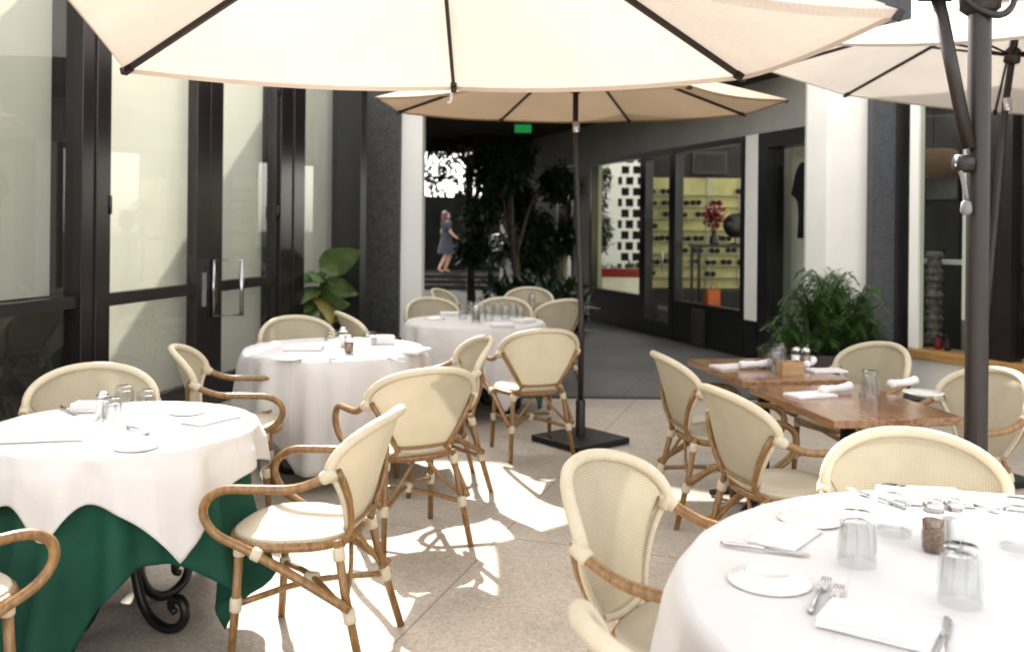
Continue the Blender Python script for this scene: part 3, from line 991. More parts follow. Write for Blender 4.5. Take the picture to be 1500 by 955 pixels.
def cloth(name, label, cat, c, r, a, rot, mat, group=None, zt=0.748, seed=1, lmax=0.735, fold=1.0, bumps=(), gap=0.0, waves=(7, 11, 17), pw=1.0):
    """square cloth of half width a laid over a round top: flat, rounded edge, then hanging folds down to the hem"""
    rnd = random.Random(seed)
    ph = [rnd.uniform(0, 6.28) for _ in range(6)]
    n = 216
    top = [0.0, 0.3, 0.6, 0.82, 0.93, 0.975]
    m_ = 18
    vs = [(c[0], c[1], zt)]
    for q in top[1:]:
        for j in range(n):
            th = 2 * math.pi * j / n
            zz = zt + 0.0025 * mnoise.noise(Vector((math.cos(th) * q * r * 5 + seed, math.sin(th) * q * r * 5, seed)))
            vs.append((c[0] + (r + gap) * q * math.cos(th), c[1] + (r + gap) * q * math.sin(th), zz))
    for i in range(m_ + 1):
        for j in range(n):
            th = 2 * math.pi * j / n
            q = th - rot
            L = a / max(abs(math.cos(q)), abs(math.sin(q))) - r
            for bc, bw, bh in bumps:
                dd = (th - bc + math.pi) % (2 * math.pi) - math.pi
                L += bh * math.exp(-(dd / bw) ** 2)
            L = max(0.06, min(L, lmax))
            s_ = L * i / m_
            k = s_ / 0.5
            # folds deepen downwards and gather towards the corners
            crn = abs(math.sin(2 * (q)))
            amp = fold * (0.010 + 0.055 * min(k, 1.3) ** pw * (0.45 + 0.75 * crn))
            wv = math.sin(waves[0] * th + ph[0] + 0.5 * math.sin(2 * th + ph[3])) * 0.5 + math.sin(waves[1] * th + ph[1] + 0.7 * math.sin(3 * th + ph[4])) * 0.38
            wv += math.sin(waves[2] * th + ph[2]) * 0.18
            wv = math.copysign(abs(wv) ** 0.8, wv)
            e = 0.018
            if s_ < e:
                an = s_ / e * math.pi / 2
                rr = r + gap - e * 0.6 + e * 0.8 * math.sin(an)
                z = zt - e * 0.6 * (1 - math.cos(an))
            else:
                rr = r + gap + e * 0.2 + 0.02 * min(k, 1) + amp * (0.55 + wv) * min(1, (s_ - e) / 0.06)
                z = zt - e * 0.6 - (s_ - e)
            rr += 0.004 * mnoise.noise(Vector((th * 9, s_ * 14, seed)))
            vs.append((c[0] + rr * math.cos(th), c[1] + rr * math.sin(th), max(z, 0.006)))
    fs = [(0, 1 + j, 1 + (j + 1) % n) for j in range(n)]
    R2 = len(top) - 1 + m_ + 1
    for i in range(R2 - 1):
        for j in range(n):
            j2 = (j + 1) % n
            fs.append((1 + i * n + j, 1 + (i + 1) * n + j, 1 + (i + 1) * n + j2, 1 + i * n + j2))
    b = MB().add(vs, fs)
    o = b.build(name, mat)
    o.modifiers.new('thickness', 'SOLIDIFY').thickness = 0.0025
    return tag(o, label, cat, group)


def corner(deg):
    return R_(deg - 45)


T1, T2, T3, T4, T5 = (-1.50, 3.57), (-1.13, 5.92), (-0.30, 7.74), (0.03, 9.35), (1.23, 1.93)
GT = 'round pedestal tables with iron scroll feet'
round_table('round table under green and white cloths beside the glass doors', T1, 0.462, GT, -0.47, 1.02)
round_table('round table under the plain white cloth in the middle of the patio', T2, 0.57, GT, -0.75, 1.25)
round_table('round table under the far white cloth by the granite pier', T3, 0.56, GT, -0.4, 1.2)
round_table('large round table under a white cloth at the lower right', T5, 0.86, GT, 0.3, 1.5)
GW, GG = 'white tablecloths', 'green undercloths'
cloth('undercloth', 'long green cloth hanging to the floor under the white cloth at left', 'tablecloth', T1, 0.465, 0.85, corner(-105), M['green'], GG,
      0.7485, 3, 0.738, 1.15, ((R_(-102), 0.42, 0.32),), -0.012, (11, 17, 27), 1.9)
cloth('tablecloth', 'short white overcloth with pointed corners on the green cloth at left', 'tablecloth', T1, 0.465, 0.605, corner(-48), M['cloth'], GW,
      0.7545, 5, 0.5, 0.9, ((R_(-94), 0.15, 0.14),), 0.040, (9, 14, 23), 0.6)
cloth('tablecloth', 'plain white cloth draped almost to the floor over the middle table', 'tablecloth', T2, 0.57, 0.985, corner(-92), M['cloth'], GW,
      0.7545, 8, 0.66, 0.9, (), 0.004, (9, 14, 23), 0.8)
cloth('undercloth', 'green cloth under the white cloth of the far table', 'tablecloth', T3, 0.56, 0.98, corner(-20), M['green'], GG,
      0.7485, 14, 0.70, 0.8, (), -0.03, (7, 11, 17), 1.9)
cloth('tablecloth', 'white cloth crowded with glasses on the far round table', 'tablecloth', T3, 0.56, 0.89, corner(-65), M['cloth'], GW,
      0.7545, 9, 0.66, 0.9, (), 0.02, (9, 14, 21), 0.8)
cloth('tablecloth', 'broad white cloth over the large round table at the lower right', 'tablecloth', T5, 0.86, 1.25, corner(-115), M['cloth'], GW,
      0.7545, 21, 0.6, 0.8, (), 0.004, (11, 17, 26), 0.8)


def wood_table(label, c, lx, ly, rz, group, dz=0.0):
    t = thing('wooden_table', label, 'table', (c[0], c[1], 0), rz, group)
    MB().bb(-lx / 2, lx / 2, -ly / 2, ly / 2, 0.715 + dz, 0.75 + dz).build('tabletop', M['table'], t, 0.004)
    MB().lathe([(0.035, 0.03), (0.035, 0.70 + dz), (0.12, 0.714 + dz)], 14).build('pedestal', M['iron'], t)
    for a in range(4):
        an = math.pi / 4 + a * math.pi / 2
        b = MB().tube([(0.02 * math.cos(an), 0.02 * math.sin(an), 0.075), (0.2 * math.cos(an), 0.2 * math.sin(an), 0.05),
                       (0.31 * math.cos(an), 0.31 * math.sin(an), 0.02)], [0.03, 0.02], 8)
        b.build('foot', M['iron'], t)
    return t


GWT = 'wooden bistro tables'
WRZ = R_(9.3)
wood_table('bare walnut table nearest the thick umbrella pole', (1.565, 4.27), 0.60, 0.84, WRZ, GWT)
wood_table('bare walnut table behind the front one, before the fern', (1.415, 5.145), 0.60, 0.80, WRZ, GWT, 0.014)
wood_table('small far walnut table between two pale chairs at the passage', T4, 0.75, 0.75, 0.1, GWT)

# ------------------------------------------------------------------ table settings
ZC = 0.757   # cloth top
ZW = 0.7505  # bare wood


def tumbler(label, loc, group, h=0.115, r0=0.042, r1=0.035):
    t = thing('tumbler', label, 'glass', loc, random.uniform(0, 3), group)
    b = MB()
    # standing on its rim, thick faceted foot on top
    b.lathe([(r0, 0.0), (r0 * 0.985, 0.02), (r1 * 1.04, h - 0.02), (r1, h - 0.006), (r1 * 0.9, h), (0.0, h - 0.001)], 18)
    b.lathe([(r0 - 0.003, 0.001), (r1 - 0.002, h - 0.028), (r1 * 0.7, h - 0.02), (0.0, h - 0.021)], 18)
    b.build('glass_wall', M['tumbler'], t)
    f = MB()
    for i in range(10):
        a = 2 * math.pi * i / 10
        f.tube([(r1 * 1.05 * math.cos(a), r1 * 1.05 * math.sin(a), h - 0.022), (r0 * 0.97 * math.cos(a), r0 * 0.97 * math.sin(a), 0.035)], 0.0018, 5)
    f.build('facets', M['tumbler'], t)
    return t


def plate(label, loc, group, r=0.088, flip=False):
    t = thing('plate', label, 'plate', loc, 0, group)
    if flip:
        MB().lathe([(r, 0.002), (r * 0.98, 0.006), (r * 0.66, 0.016), (r * 0.56, 0.019), (r * 0.56, 0.023), (r * 0.52, 0.023), (r * 0.5, 0.018), (0, 0.018)], 32).build('upturned_dish', M['plate'], t)
    else:
        MB().lathe([(0, 0.0), (r * 0.55, 0.0), (r * 0.6, 0.004), (r, 0.014), (r * 0.99, 0.017), (r * 0.6, 0.008), (0, 0.007)], 32).build('dish', M['plate'], t)
    return t


def napkin(label, loc, rz, group, sx=0.20, sy=0.11, h=0.016):
    b = MB()
    for i in range(3):
        q = 1 - i * 0.012
        z0 = i * h / 3
        n = 10
        for side in (0,):
            vs, fs = [], []
            for jz in (0, 1):
                for v in range(n + 1):
                    for u in range(n + 1):
                        x = (u / n - 0.5) * sx * q
                        y = (v / n - 0.5) * sy * q
                        z = z0 + jz * h / 3 * 0.96 + 0.0012 * mnoise.noise(Vector((x * 30, y * 30, i + loc[0] * 3)))
                        vs.append((x, y, max(z, 0)))
            w = n + 1
            for v in range(n):
                for u in range(n):
                    fs.append((v * w + u, (v + 1) * w + u, (v + 1) * w + u + 1, v * w + u + 1))
                    o = w * w
                    fs.append((o + v * w + u, o + v * w + u + 1, o + (v + 1) * w + u + 1, o + (v + 1) * w + u))
            o = w * w
            for u in range(n):
                fs.append((u, u + 1, o + u + 1, o + u))
                e = n * w
                fs.append((e + u + 1, e + u, o + e + u, o + e + u + 1))
                fs.append(((u + 1) * w, u * w, o + u * w, o + (u + 1) * w))
                fs.append((u * w + n, (u + 1) * w + n, o + (u + 1) * w + n, o + u * w + n))
            b.add(vs, fs, False)
    o = b.build('napkin', M['napkin'], None, 0.0022)
    o.location = loc
    o.rotation_euler = (0, 0, rz)
    return tag(o, label, 'napkin', group)


def roll(label, loc, rz, group, ln=0.19, r=0.022):
    b = MB()
    pts, rad = [], []
    for i in range(13):
        q = i / 12
        pts.append(((q - 0.5) * ln, 0.003 * math.sin(q * 6), r + 0.004 + (0.02 * max(0, q - 0.7))))
        rad.append(r * (0.75 + 0.5 * abs(q - 0.45)) + 0.0015 * math.sin(q * 20))
    b.tube(pts, rad, 12)
    o = b.build('rolled_napkin', M['napkin'])
    o.location = loc
    o.rotation_euler = (0, 0, rz)
    return tag(o, label, 'napkin', group)


def knife(label, loc, rz, group):
    t = thing('knife', label, 'knife', loc, rz, group)
    b = MB()
    b.tube([(-0.105, 0, 0.006), (-0.09, 0, 0.006), (-0.02, 0, 0.006), (0.0, 0, 0.005)], [0.004, 0.0065, 0.005, 0.004], 8)
    b.build('handle', M['steel'], t)
    pts = [(0.0, -0.006), (0.085, -0.008), (0.105, 0.002), (0.1, 0.008), (0.0, 0.007)]
    MB().prism(pts, 0.003, 0.0055).build('blade', M['steel'], t)
    return t


def fork(label, loc, rz, group):
    t = thing('fork', label, 'fork', loc, rz, group)
    MB().tube([(-0.1, 0, 0.004), (-0.08, 0, 0.005), (-0.02, 0, 0.009), (0.03, 0, 0.006)], [0.007, 0.006, 0.003, 0.004], 8, sub=3).build('handle', M['steel'], t)
    b = MB().box((0.045, 0, 0.005), (0.035, 0.02, 0.003))
    for k in range(4):
        b.tube([(0.06, -0.0085 + k * 0.0057, 0.005), (0.08, -0.0085 + k * 0.0057, 0.004), (0.1, -0.0085 + k * 0.0057, 0.008)], 0.0016, 5)
    b.build('tines', M['steel'], t)
    return t


def spoon(label, loc, rz, group):
    t = thing('spoon', label, 'spoon', loc, rz, group)
    MB().tube([(-0.1, 0, 0.004), (-0.08, 0, 0.005), (-0.02, 0, 0.009), (0.045, 0, 0.006)], [0.006, 0.005, 0.003, 0.004], 8, sub=3).build('handle', M['steel'], t)
    MB().grid(lambda u, v: (0.045 + 0.055 * u, 0.017 * math.sin(math.pi * min(0.97, u + 0.03)) ** 0.6 * (2 * v - 1), 0.003 + 0.007 * (2 * v - 1) ** 2), 10, 6).build('bowl', M['steel'], t)
    return t


def shaker(label, loc, fill, group, h=0.105, w=0.040):
    t = thing('shaker', label, 'shaker', loc, 0.3, group)
    MB().lathe([(w * 0.62, 0), (w * 0.68, 0.006), (w * 0.62, h * 0.72), (w * 0.5, h * 0.78)], 8, cap0=True).build('glass_body', M['tumbler'], t)
    MB().lathe([(w * 0.56, 0.004), (w * 0.58, h * 0.6), (0, h * 0.6)], 8, cap0=True).build('contents', M[fill], t)
    MB().lathe([(w * 0.56, h * 0.76), (w * 0.58, h * 0.9), (w * 0.4, h * 0.99), (0, h)], 14, cap0=True).build('cap', M['steel'], t)
    return t


GA, GB, GC, GD = 'tumblers on the tables', 'folded napkins on the tables', 'cutlery on the tables', 'plates on the tables'
GE, GR = 'salt and pepper shakers', 'rolled napkins on the wooden tables'
# large round table, lower right
tumbler('upturned tumbler beside the saucer on the large round table', P(1255, 826, ZC), GA, 0.122, 0.046, 0.037)
tumbler('upturned tumbler before the far folded napkin on the large round table', P(1309, 782, ZC), GA, 0.122, 0.046, 0.037)
tumbler('upturned tumbler nearest the camera on the large round table', P(1406, 884, ZC), GA, 0.122, 0.046, 0.037)
tumbler('upturned tumbler at the right edge of the photo on the large table', P(1492, 804, ZC), GA, 0.122, 0.046, 0.037)
shaker('pepper shaker with brown ground pepper on the large round table', P(1367, 806, ZC), 'pepper', GE, 0.125, 0.044)
shaker('salt shaker beside the pepper on the large round table', P(1396, 800, ZC), 'salt', GE, 0.118, 0.042)
plate('upturned saucer near the left edge of the large round table', P(1127, 850, ZC), GD, 0.092, True)
plate('plate with cutlery at the back left of the large round table', P(1187, 760, ZC), GD, 0.085, True)
napkin('folded napkin nearest the camera on the large round table', P(1286, 921, ZC), R_(-34), GB, 0.21, 0.12, 0.022)
napkin('folded napkin at the back of the large table before the broad chair back', P(1352, 729, ZC), R_(-8), GB, 0.23, 0.16, 0.014)
napkin('flat napkin under cutlery at the back right of the large table', P(1452, 735, ZC), R_(-25), GB, 0.17, 0.13, 0.006)
napkin('flat napkin behind the knife on the left part of the large table', P(1150, 786, ZC), R_(52), GB, 0.20, 0.12, 0.005)
fork('outer of two forks beside the nearest folded napkin on the large table', P(1200, 873, ZC), R_(62), GC)
fork('inner of two forks touching the nearest folded napkin on the large table', P(1219, 885, ZC), R_(62), GC)
knife('knife lying right of the nearest folded napkin on the large table', P(1385, 935, ZC), R_(62), GC)
knife('knife lying between the saucer and the back left plate on the large table', P(1120, 806, ZC), R_(-22), GC)
fork('fork lying left of the back folded napkin on the large table', P(1283, 731, ZC), R_(118), GC)
spoon('spoon on the flat napkin at the back right of the large table', P(1428, 733, ZC), R_(120), GC)
fork('fork beside the spoon at the back right of the large table', P(1413, 738, ZC), R_(120), GC)
# green and white table, left
tumbler('nearest of three upturned tumblers on the green and white table', P(164, 628, ZC), GA, 0.118)
tumbler('farthest of three upturned tumblers on the green and white table', P(182, 607, ZC), GA, 0.118)
tumbler('rightmost of three upturned tumblers on the green and white table', P(214, 612, ZC), GA, 0.112)
shaker('salt shaker left of the tumblers on the green and white table', P(150, 610, ZC), 'salt', GE, 0.1)
napkin('folded napkin at the near left of the green and white table', P(70, 640, ZC), R_(12), GB, 0.28, 0.16, 0.02)
napkin('small square napkin behind the tumblers on the green and white table', P(128, 601, ZC), R_(4), GB, 0.11, 0.09, 0.035)
napkin('folded napkin at the right side of the green and white table', P(310, 615, ZC), R_(60), GB, 0.22, 0.12, 0.014)
plate('saucer at the near edge of the green and white table', P(200, 655, ZC), GD, 0.075, True)
plate('saucer at the back right of the green and white table', P(275, 604, ZC), GD, 0.075, True)
knife('dark looking knife at the back left of the green and white table', P(100, 602, ZC), R_(-48), GC)
fork('fork lying before the tumblers on the green and white table', P(205, 632, ZC), R_(-40), GC)
# middle table
shaker('pepper shaker in the middle of the middle white table', P(511, 517, ZC), 'pepper', GE, 0.11, 0.05)
shaker('salt shaker behind the pepper on the middle white table', P(503, 507, ZC), 'salt', GE, 0.12, 0.05)
tumbler('upturned tumbler left of the shakers on the middle white table', P(485, 512, ZC), GA, 0.11, 0.046, 0.04)
tumbler('upturned tumbler right of the shakers on the middle white table', P(541, 508, ZC), GA, 0.10, 0.05, 0.045)
napkin('thick folded napkin right of the shakers on the middle table', P(560, 503, ZC), R_(10), GB, 0.16, 0.12, 0.05)
napkin('folded napkin at the left of the middle white table', P(445, 512, ZC), R_(5), GB, 0.24, 0.14, 0.03)
napkin('folded napkin near the right edge of the middle white table', P(610, 516, ZC), R_(70), GB, 0.2, 0.12, 0.02)
plate('saucer at the near left of the middle white table', P(423, 526, ZC), GD, 0.08, True)
knife('knife near the front edge of the middle white table', P(582, 529, ZC), R_(-50), GC)
fork('fork left of the knife at the front of the middle table', P(498, 529, ZC), R_(-40), GC)
# far table
far = [(678, 468), (690, 463), (705, 466), (716, 470), (728, 464), (740, 468), (751, 464), (762, 469), (697, 473)]
for (x, y) in far:
    tumbler('upturned tumbler in the cluster on the far cloth table', P(x, y, ZC), 'tumblers clustered on the far cloth table', 0.13, 0.04, 0.034)
shaker('pepper shaker among the tumblers of the far cloth table', P(698, 469, ZC), 'pepper', GE, 0.12, 0.05)
plate('saucer at the left of the far cloth table', P(637, 467, ZC), GD, 0.09, True)
napkin('folded napkin at the front of the far cloth table', P(735, 478, ZC), R_(15), GB, 0.18, 0.11, 0.025)
napkin('folded napkin at the left of the far cloth table', P(660, 462, ZC), R_(5), GB, 0.18, 0.11, 0.03)
napkin('folded napkin at the right of the far cloth table', P(768, 472, ZC), R_(50), GB, 0.18, 0.11, 0.025)
# small far wooden table
napkin('white napkin on the small far walnut table', P(752, 447, ZW), R_(5), GB, 0.3, 0.2, 0.02)
tumbler('upturned tumbler on the left of the small far walnut table', P(722, 446, ZW), GA, 0.12)
tumbler('upturned tumbler on the right of the small far walnut table', P(779, 446, ZW), GA, 0.12)
# wooden tables, right
napkin('flat white napkin at the left of the front walnut table', P(1187, 580, ZW), R_(20), GB, 0.22, 0.13, 0.012)
roll('rolled napkin beside the flat napkin on the front walnut table', P(1224, 577, ZW), R_(28), GR)
roll('rolled napkin at the right of the front walnut table', P(1322, 568, ZW), R_(30), GR)
plate('oval looking white plate at the right of the front walnut table', P(1352, 579, ZW), GD, 0.095)
tumbler('upturned tumbler in the middle of the front walnut table', P(1273, 583, ZW), GA, 0.13, 0.047, 0.037)
napkin('flat white napkin at the left of the rear walnut table', P(1072, 538, ZW + 0.014), R_(20), GB, 0.22, 0.13, 0.012)
roll('rolled napkin at the left of the rear walnut table', P(1106, 540, ZW + 0.014), R_(20), GR)
roll('rolled napkin standing up beside the caddy on the rear walnut table', P(1186, 538, ZW + 0.014), R_(60), GR, 0.16)
napkin('flat white napkin at the right of the rear walnut table', P(1210, 544, ZW + 0.014), R_(10), GB, 0.2, 0.12, 0.012)
tumbler('nearer of two tumblers beside the caddy on the rear walnut table', P(1135, 542, ZW + 0.014), GA, 0.12, 0.045, 0.036)
tumbler('farther of two tumblers beside the caddy on the rear walnut table', P(1141, 533, ZW + 0.014), GA, 0.12, 0.045, 0.036)
cq = P(1157, 548, ZW + 0.014)
cad = thing('wooden_caddy', 'small wooden caddy between the napkins on the rear walnut table', 'caddy', cq, WRZ)
cb = MB().bb(-0.06, 0.06, -0.04, 0.04, 0, 0.008).bb(-0.06, -0.052, -0.04, 0.04, 0.008, 0.07).bb(0.052, 0.06, -0.04, 0.04, 0.008, 0.07)
cb.bb(-0.052, 0.052, -0.04, -0.032, 0.008, 0.07).bb(-0.052, 0.052, 0.032, 0.04, 0.008, 0.07)
cb.build('tray', M['box'], cad)
MB().bb(-0.006, 0.006, -0.03, 0.03, 0.009, 0.068).build('divider', M['box'], cad)
shaker('salt shaker behind the caddy on the rear walnut table', P(1166, 538, ZW + 0.014), 'salt', GE, 0.115, 0.045)
shaker('pepper shaker behind the caddy on the rear walnut table', P(1180, 539, ZW + 0.014), 'pepper', GE, 0.115, 0.045)


# ------------------------------------------------------------------ umbrellas
def canopy_mb(cor, apex, sag=0.03, hem=0.05, nr=10, ns=8):
    """panels between ribs, each sagging a little, with a short hanging hem"""
    b = MB()
    n = len(cor)
    for k in range(n):
        A, B = cor[k], cor[(k + 1) % n]

        def fn(u, v, A=A, B=B):
            e = A.lerp(B, u)
            p = apex.lerp(e, v)
            dn = sag * 4 * u * (1 - u) * v
            inw = (apex - e) * (0.030 * 4 * u * (1 - u) * v)
            return p + Vector((inw.x, inw.y, -dn * 0.6))
        b.grid(fn, ns, nr)

        def fh(u, v, A=A, B=B):
            p = fn(u, 1.0)
            return p + Vector((0, 0, -hem * v)) + (apex - p) * (0.012 * v)
        b.grid(fh, ns, 2)
    return b


def rib_set(t, cor, apex, mat, w=0.011, drop=0.018, strut_from=None, strut_at=0.5):
    for c in cor:
        a = apex + Vector((0, 0, -drop))
        e = c + Vector((0, 0, -drop)) + (apex - c) * 0.012
        ln = (e - a).length
        z = (e - a).normalized()
        x = z.cross(Vector((0, 0, 1))).normalized()
        rot = Matrix((x, z.cross(x), z)).transposed()
        r = MB().box((a + e) / 2, (w * 1.3, w * 1.9, ln), rot).build('rib', mat, t)
        MB().box(e + (apex - c) * 0.004, (w * 2.4, w * 2.4, 0.05), rot).build('rib_tip', mat, r)
        if strut_from is not None:
            q = a.lerp(e, strut_at)
            MB().tube([strut_from + (q - strut_from) * 0.02, q], w * 0.8, 6).build('strut', mat, r)


# near cantilever umbrella: hexagonal canopy over the camera side of the patio
S1 = 1.0
u1c = Vector((-0.274, 3.169, 2.149))
u1a = Vector((-0.274, 3.169 - 0.033, 2.149 + 0.632))
cors = []
for k in range(6):
    an = -0.498 + k * math.pi / 3
    p = u1c + Vector((1.5 * math.cos(an), 1.5 * math.sin(an) * math.cos(0.052), 1.5 * math.sin(an) * math.sin(0.052)))
    cors.append(p)
for k, (x, y) in ((3, (180, 100)), (2, (665, 127)), (1, (1090, 110)), (0, (1322, 14))):
    q = P(x, y, cors[k].z)
    cors[k] = q
cors[4] = Vector((-1.05, 2.02, 2.11))
cors[5] = Vector((0.0, 1.70, 2.09))
u1 = thing('cantilever_umbrella', 'large beige cantilever umbrella overhead on the thick bronze pole at right', 'umbrella', (0, 0, 0), 0)
canopy_mb(cors, u1a, 0.055, 0.03).build('canopy', M['canopy1'], u1)
rib_set(u1, cors, u1a, M['bronze'], 0.012)
MB().tube([cors[2] + Vector((-0.01, 0, -0.03)), cors[2] + Vector((-0.015, 0.005, -0.075)), cors[2] + Vector((-0.03, 0.0, -0.08))], 0.006, 6, sub=3).build('tie_strap', M['napkin'], u1)
MB().lathe([(0.05, -0.06), (0.07, -0.05), (0.07, 0.01), (0.03, 0.05), (0.02, 0.25)], 14, tuple(u1a)).build('hub', M['bronze'], u1)
pq = Vector((1.83, 3.62, 0))
MB().lathe([(0.043, 0.07), (0.043, 2.95), (0.038, 2.97), (0.0, 2.975)], 20, tuple(pq)).build('pole', M['bronze'], u1)
MB().bb(pq.x - 0.2, pq.x + 0.3, pq.y - 0.25, pq.y + 0.25, 0.002, 0.05).build('base', M['iron'], u1, 0.01)
MB().lathe([(0.07, 0.05), (0.07, 0.075), (0.055, 0.09), (0.055, 0.2)], 18, tuple(pq)).build('base_socket', M['bronze'], u1)
sl = MB().lathe([(0.05, 2.39), (0.075, 2.41), (0.08, 2.50), (0.075, 2.66), (0.05, 2.68)], 20, tuple(pq)).build('slider', M['bronze'], u1)
MB().tube([pq + Vector(v) for v in ((-0.06, -0.02, 2.60), (-0.10, -0.03, 2.54), (-0.09, -0.03, 2.46), (-0.03, -0.05, 2.40), (0.05, -0.05, 2.375), (0.11, -0.03, 2.42),
                                    (0.125, -0.02, 2.52), (0.09, -0.01, 2.60))], 0.014, 8, sub=4).build('grip', M['bronze'], sl)
tp = u1a + Vector((0, 0, 0.25))
MB().tube([pq + Vector((-0.02, 0, 2.62)), pq.lerp(tp, 0.4) + Vector((0, 0, 1.66)), tp], 0.032, 10, sub=6).build('arm', M['bronze'], u1)
js = P(1414, 212, 1.86)
js = Vector((pq.x - 0.055, pq.y - 0.03, 1.86))
MB().tube([js, Vector((1.645, 3.58, 2.44))], 0.026, 10).box((1.645, 3.58, 2.46), (0.13, 0.07, 0.05)).build('brace', M['bronze'], u1)
cr_ = MB().lathe([(0.0, -0.03), (0.035, -0.03), (0.035, 0.03), (0.0, 0.03)], 14)
cr_.xf(Matrix.Translation(pq + Vector((-0.075, -0.03, 1.80))) @ Matrix.Rotation(R_(90), 4, 'Y'))
cr_ = cr_.build('crank', M['bronze'], u1)
MB().tube([pq + Vector(v) for v in ((-0.10, -0.03, 1.80), (-0.085, -0.05, 1.74), (-0.07, -0.05, 1.66))], 0.009, 7, sub=3).lathe(
    [(0.012, 0.0), (0.022, 0.015), (0.018, 0.05), (0.0, 0.06)], 10, tuple(pq + Vector((-0.072, -0.05, 1.60))), cap0=True).build('crank_knob', M['pot'], cr_)


def market_umbrella(label, c, R, h, yaw, tx, ty, mat, foot, hub_t=0.36, plate_sz=None, plate_rz=0.0, twist=()):
    t = thing('market_umbrella', label, 'umbrella', (foot[0], foot[1], 0), 0, 'octagonal market umbrellas')
    o = Vector((foot[0], foot[1], 0))
    ex = Vector((math.cos(ty), 0, -math.sin(ty)))
    ey = Vector((0, math.cos(tx), math.sin(tx)))
    nz = ex.cross(ey).normalized()
    c = Vector(c) - o
    cor = [c + R * (math.cos(yaw + math.pi / 4 * k) * ex + math.sin(yaw + math.pi / 4 * k) * ey) for k in range(8)]
    ap = c + nz * h
    canopy_mb(cor, ap, 0.03, 0.02).build('canopy', mat, t)
    # vent cap on top
    vc = [ap + (q - ap) * 0.2 + nz * 0.05 for q in cor]
    canopy_mb(vc, ap + nz * 0.07, 0.0, 0.015, 3, 4).build('vent_cap', mat, t)
    run = c + nz * (h * hub_t)
    rib_set(t, cor, ap, M['bronze'], 0.010, 0.016, run, 0.46)
    MB().lathe([(0.03, -0.05), (0.048, -0.04), (0.048, 0.03), (0.03, 0.05)], 14).xf(
        Matrix.Translation(run) @ nz.to_track_quat('Z', 'Y').to_matrix().to_4x4()).build('runner', M['bronze'], t)
    joint = c + nz * (h * hub_t - 0.35) if abs(tx) + abs(ty) > 0.1 else None
    jz = run.z - 0.30
    low = Vector((0, 0, 0.1))
    MB().tube([low, Vector((0, 0, 0.9)).lerp(run, 0.0) if joint is None else low.lerp(run, 0.45), run - nz * 0.3, ap + nz * 0.05], 0.021, 12).build('pole', M['bronze'], t)
    jp = low.lerp(run, (jz - 0.1) / (run.z - 0.1))
    MB().lathe([(0.024, -0.04), (0.026, -0.035), (0.026, 0.035), (0.024, 0.04)], 14, tuple(jp)).build('collar', M['chrome'], t)
    MB().lathe([(0.0, 0), (0.02, 0.01), (0.026, 0.04), (0.0, 0.075)], 12, tuple(ap + nz * 0.07)).build('finial', M['bronze'], t)
    s_ = plate_sz or 0.5
    b = MB().box((0, 0, 0.025), (s_, s_, 0.045), Matrix.Rotation(plate_rz, 3, 'Z')).build('base_plate', M['iron'], t, 0.006)
    MB().lathe([(0.035, 0.048), (0.035, 0.3), (0.028, 0.31)], 14).build('base_socket', M['bronze'], t)
    return t


market_umbrella('tan octagonal market umbrella open in the centre on a black square base', (0.457, 6.749, 2.432), 1.5, 0.42, math.pi / 2 + math.pi / 8, 0.043, -0.004,
                M['canopy2'], (0.505, 6.62), 0.34, 0.50, R_(40))
market_umbrella('pale octagonal market umbrella leaning at the right edge of the patio', (3.069, 5.712, 2.466), 1.5, 0.545, 2.708, 0.049, 0.111,
                M['canopy3'], (2.86, 5.72), 0.30, 0.50, R_(20))


# ------------------------------------------------------------------ plants
def leaf_quad(b, p, d, w, ln, up=Vector((0, 0, 1)), fold=0.15):
    d = d.normalized()
    s_ = d.cross(up)
    if s_.length < 1e-3:
        s_ = Vector((1, 0, 0))
    s_.normalize()
    nrm = s_.cross(d)
    q = [p, p + d * ln * 0.45 + s_ * w / 2 - nrm * fold * w, p + d * ln, p + d * ln * 0.45 - s_ * w / 2 - nrm * fold * w, p + d * ln * 0.45]
    b.add(q, [(0, 1, 4), (1, 2, 4), (2, 3, 4), (3, 0, 4)], False)


def frond(b, st, base, ang, ln, rise, droop, rnd, lw=0.018, ll=0.16, pairs=16):
    h = Vector((math.cos(ang), math.sin(ang), 0))
    pts = []
    for i in range(9):
        q = i / 8
        pts.append(base + h * ln * q * (0.55 + 0.45 * q) + Vector((0, 0, rise * math.sin(q * 1.9) - droop * q ** 3)))
    st.tube(pts, [0.007, 0.002], 5)
    for i in range(pairs):
        q = 0.18 + 0.8 * i / pairs
        k = q * 8
        j = min(int(k), 7)
        p = pts[j].lerp(pts[j + 1], k - j)
        d = (pts[j + 1] - pts[j]).normalized()
        sd = d.cross(Vector((0, 0, 1))).normalized()
        s_len = ll * (1.15 - abs(q - 0.45) * 1.3) * rnd.uniform(0.8, 1.2)
        for sg_ in (-1, 1):
            dd = d * 0.75 + sd * sg_ * 0.9 + Vector((0, 0, rnd.uniform(-0.35, 0.1)))
            leaf_quad(b, p, dd, lw, s_len)


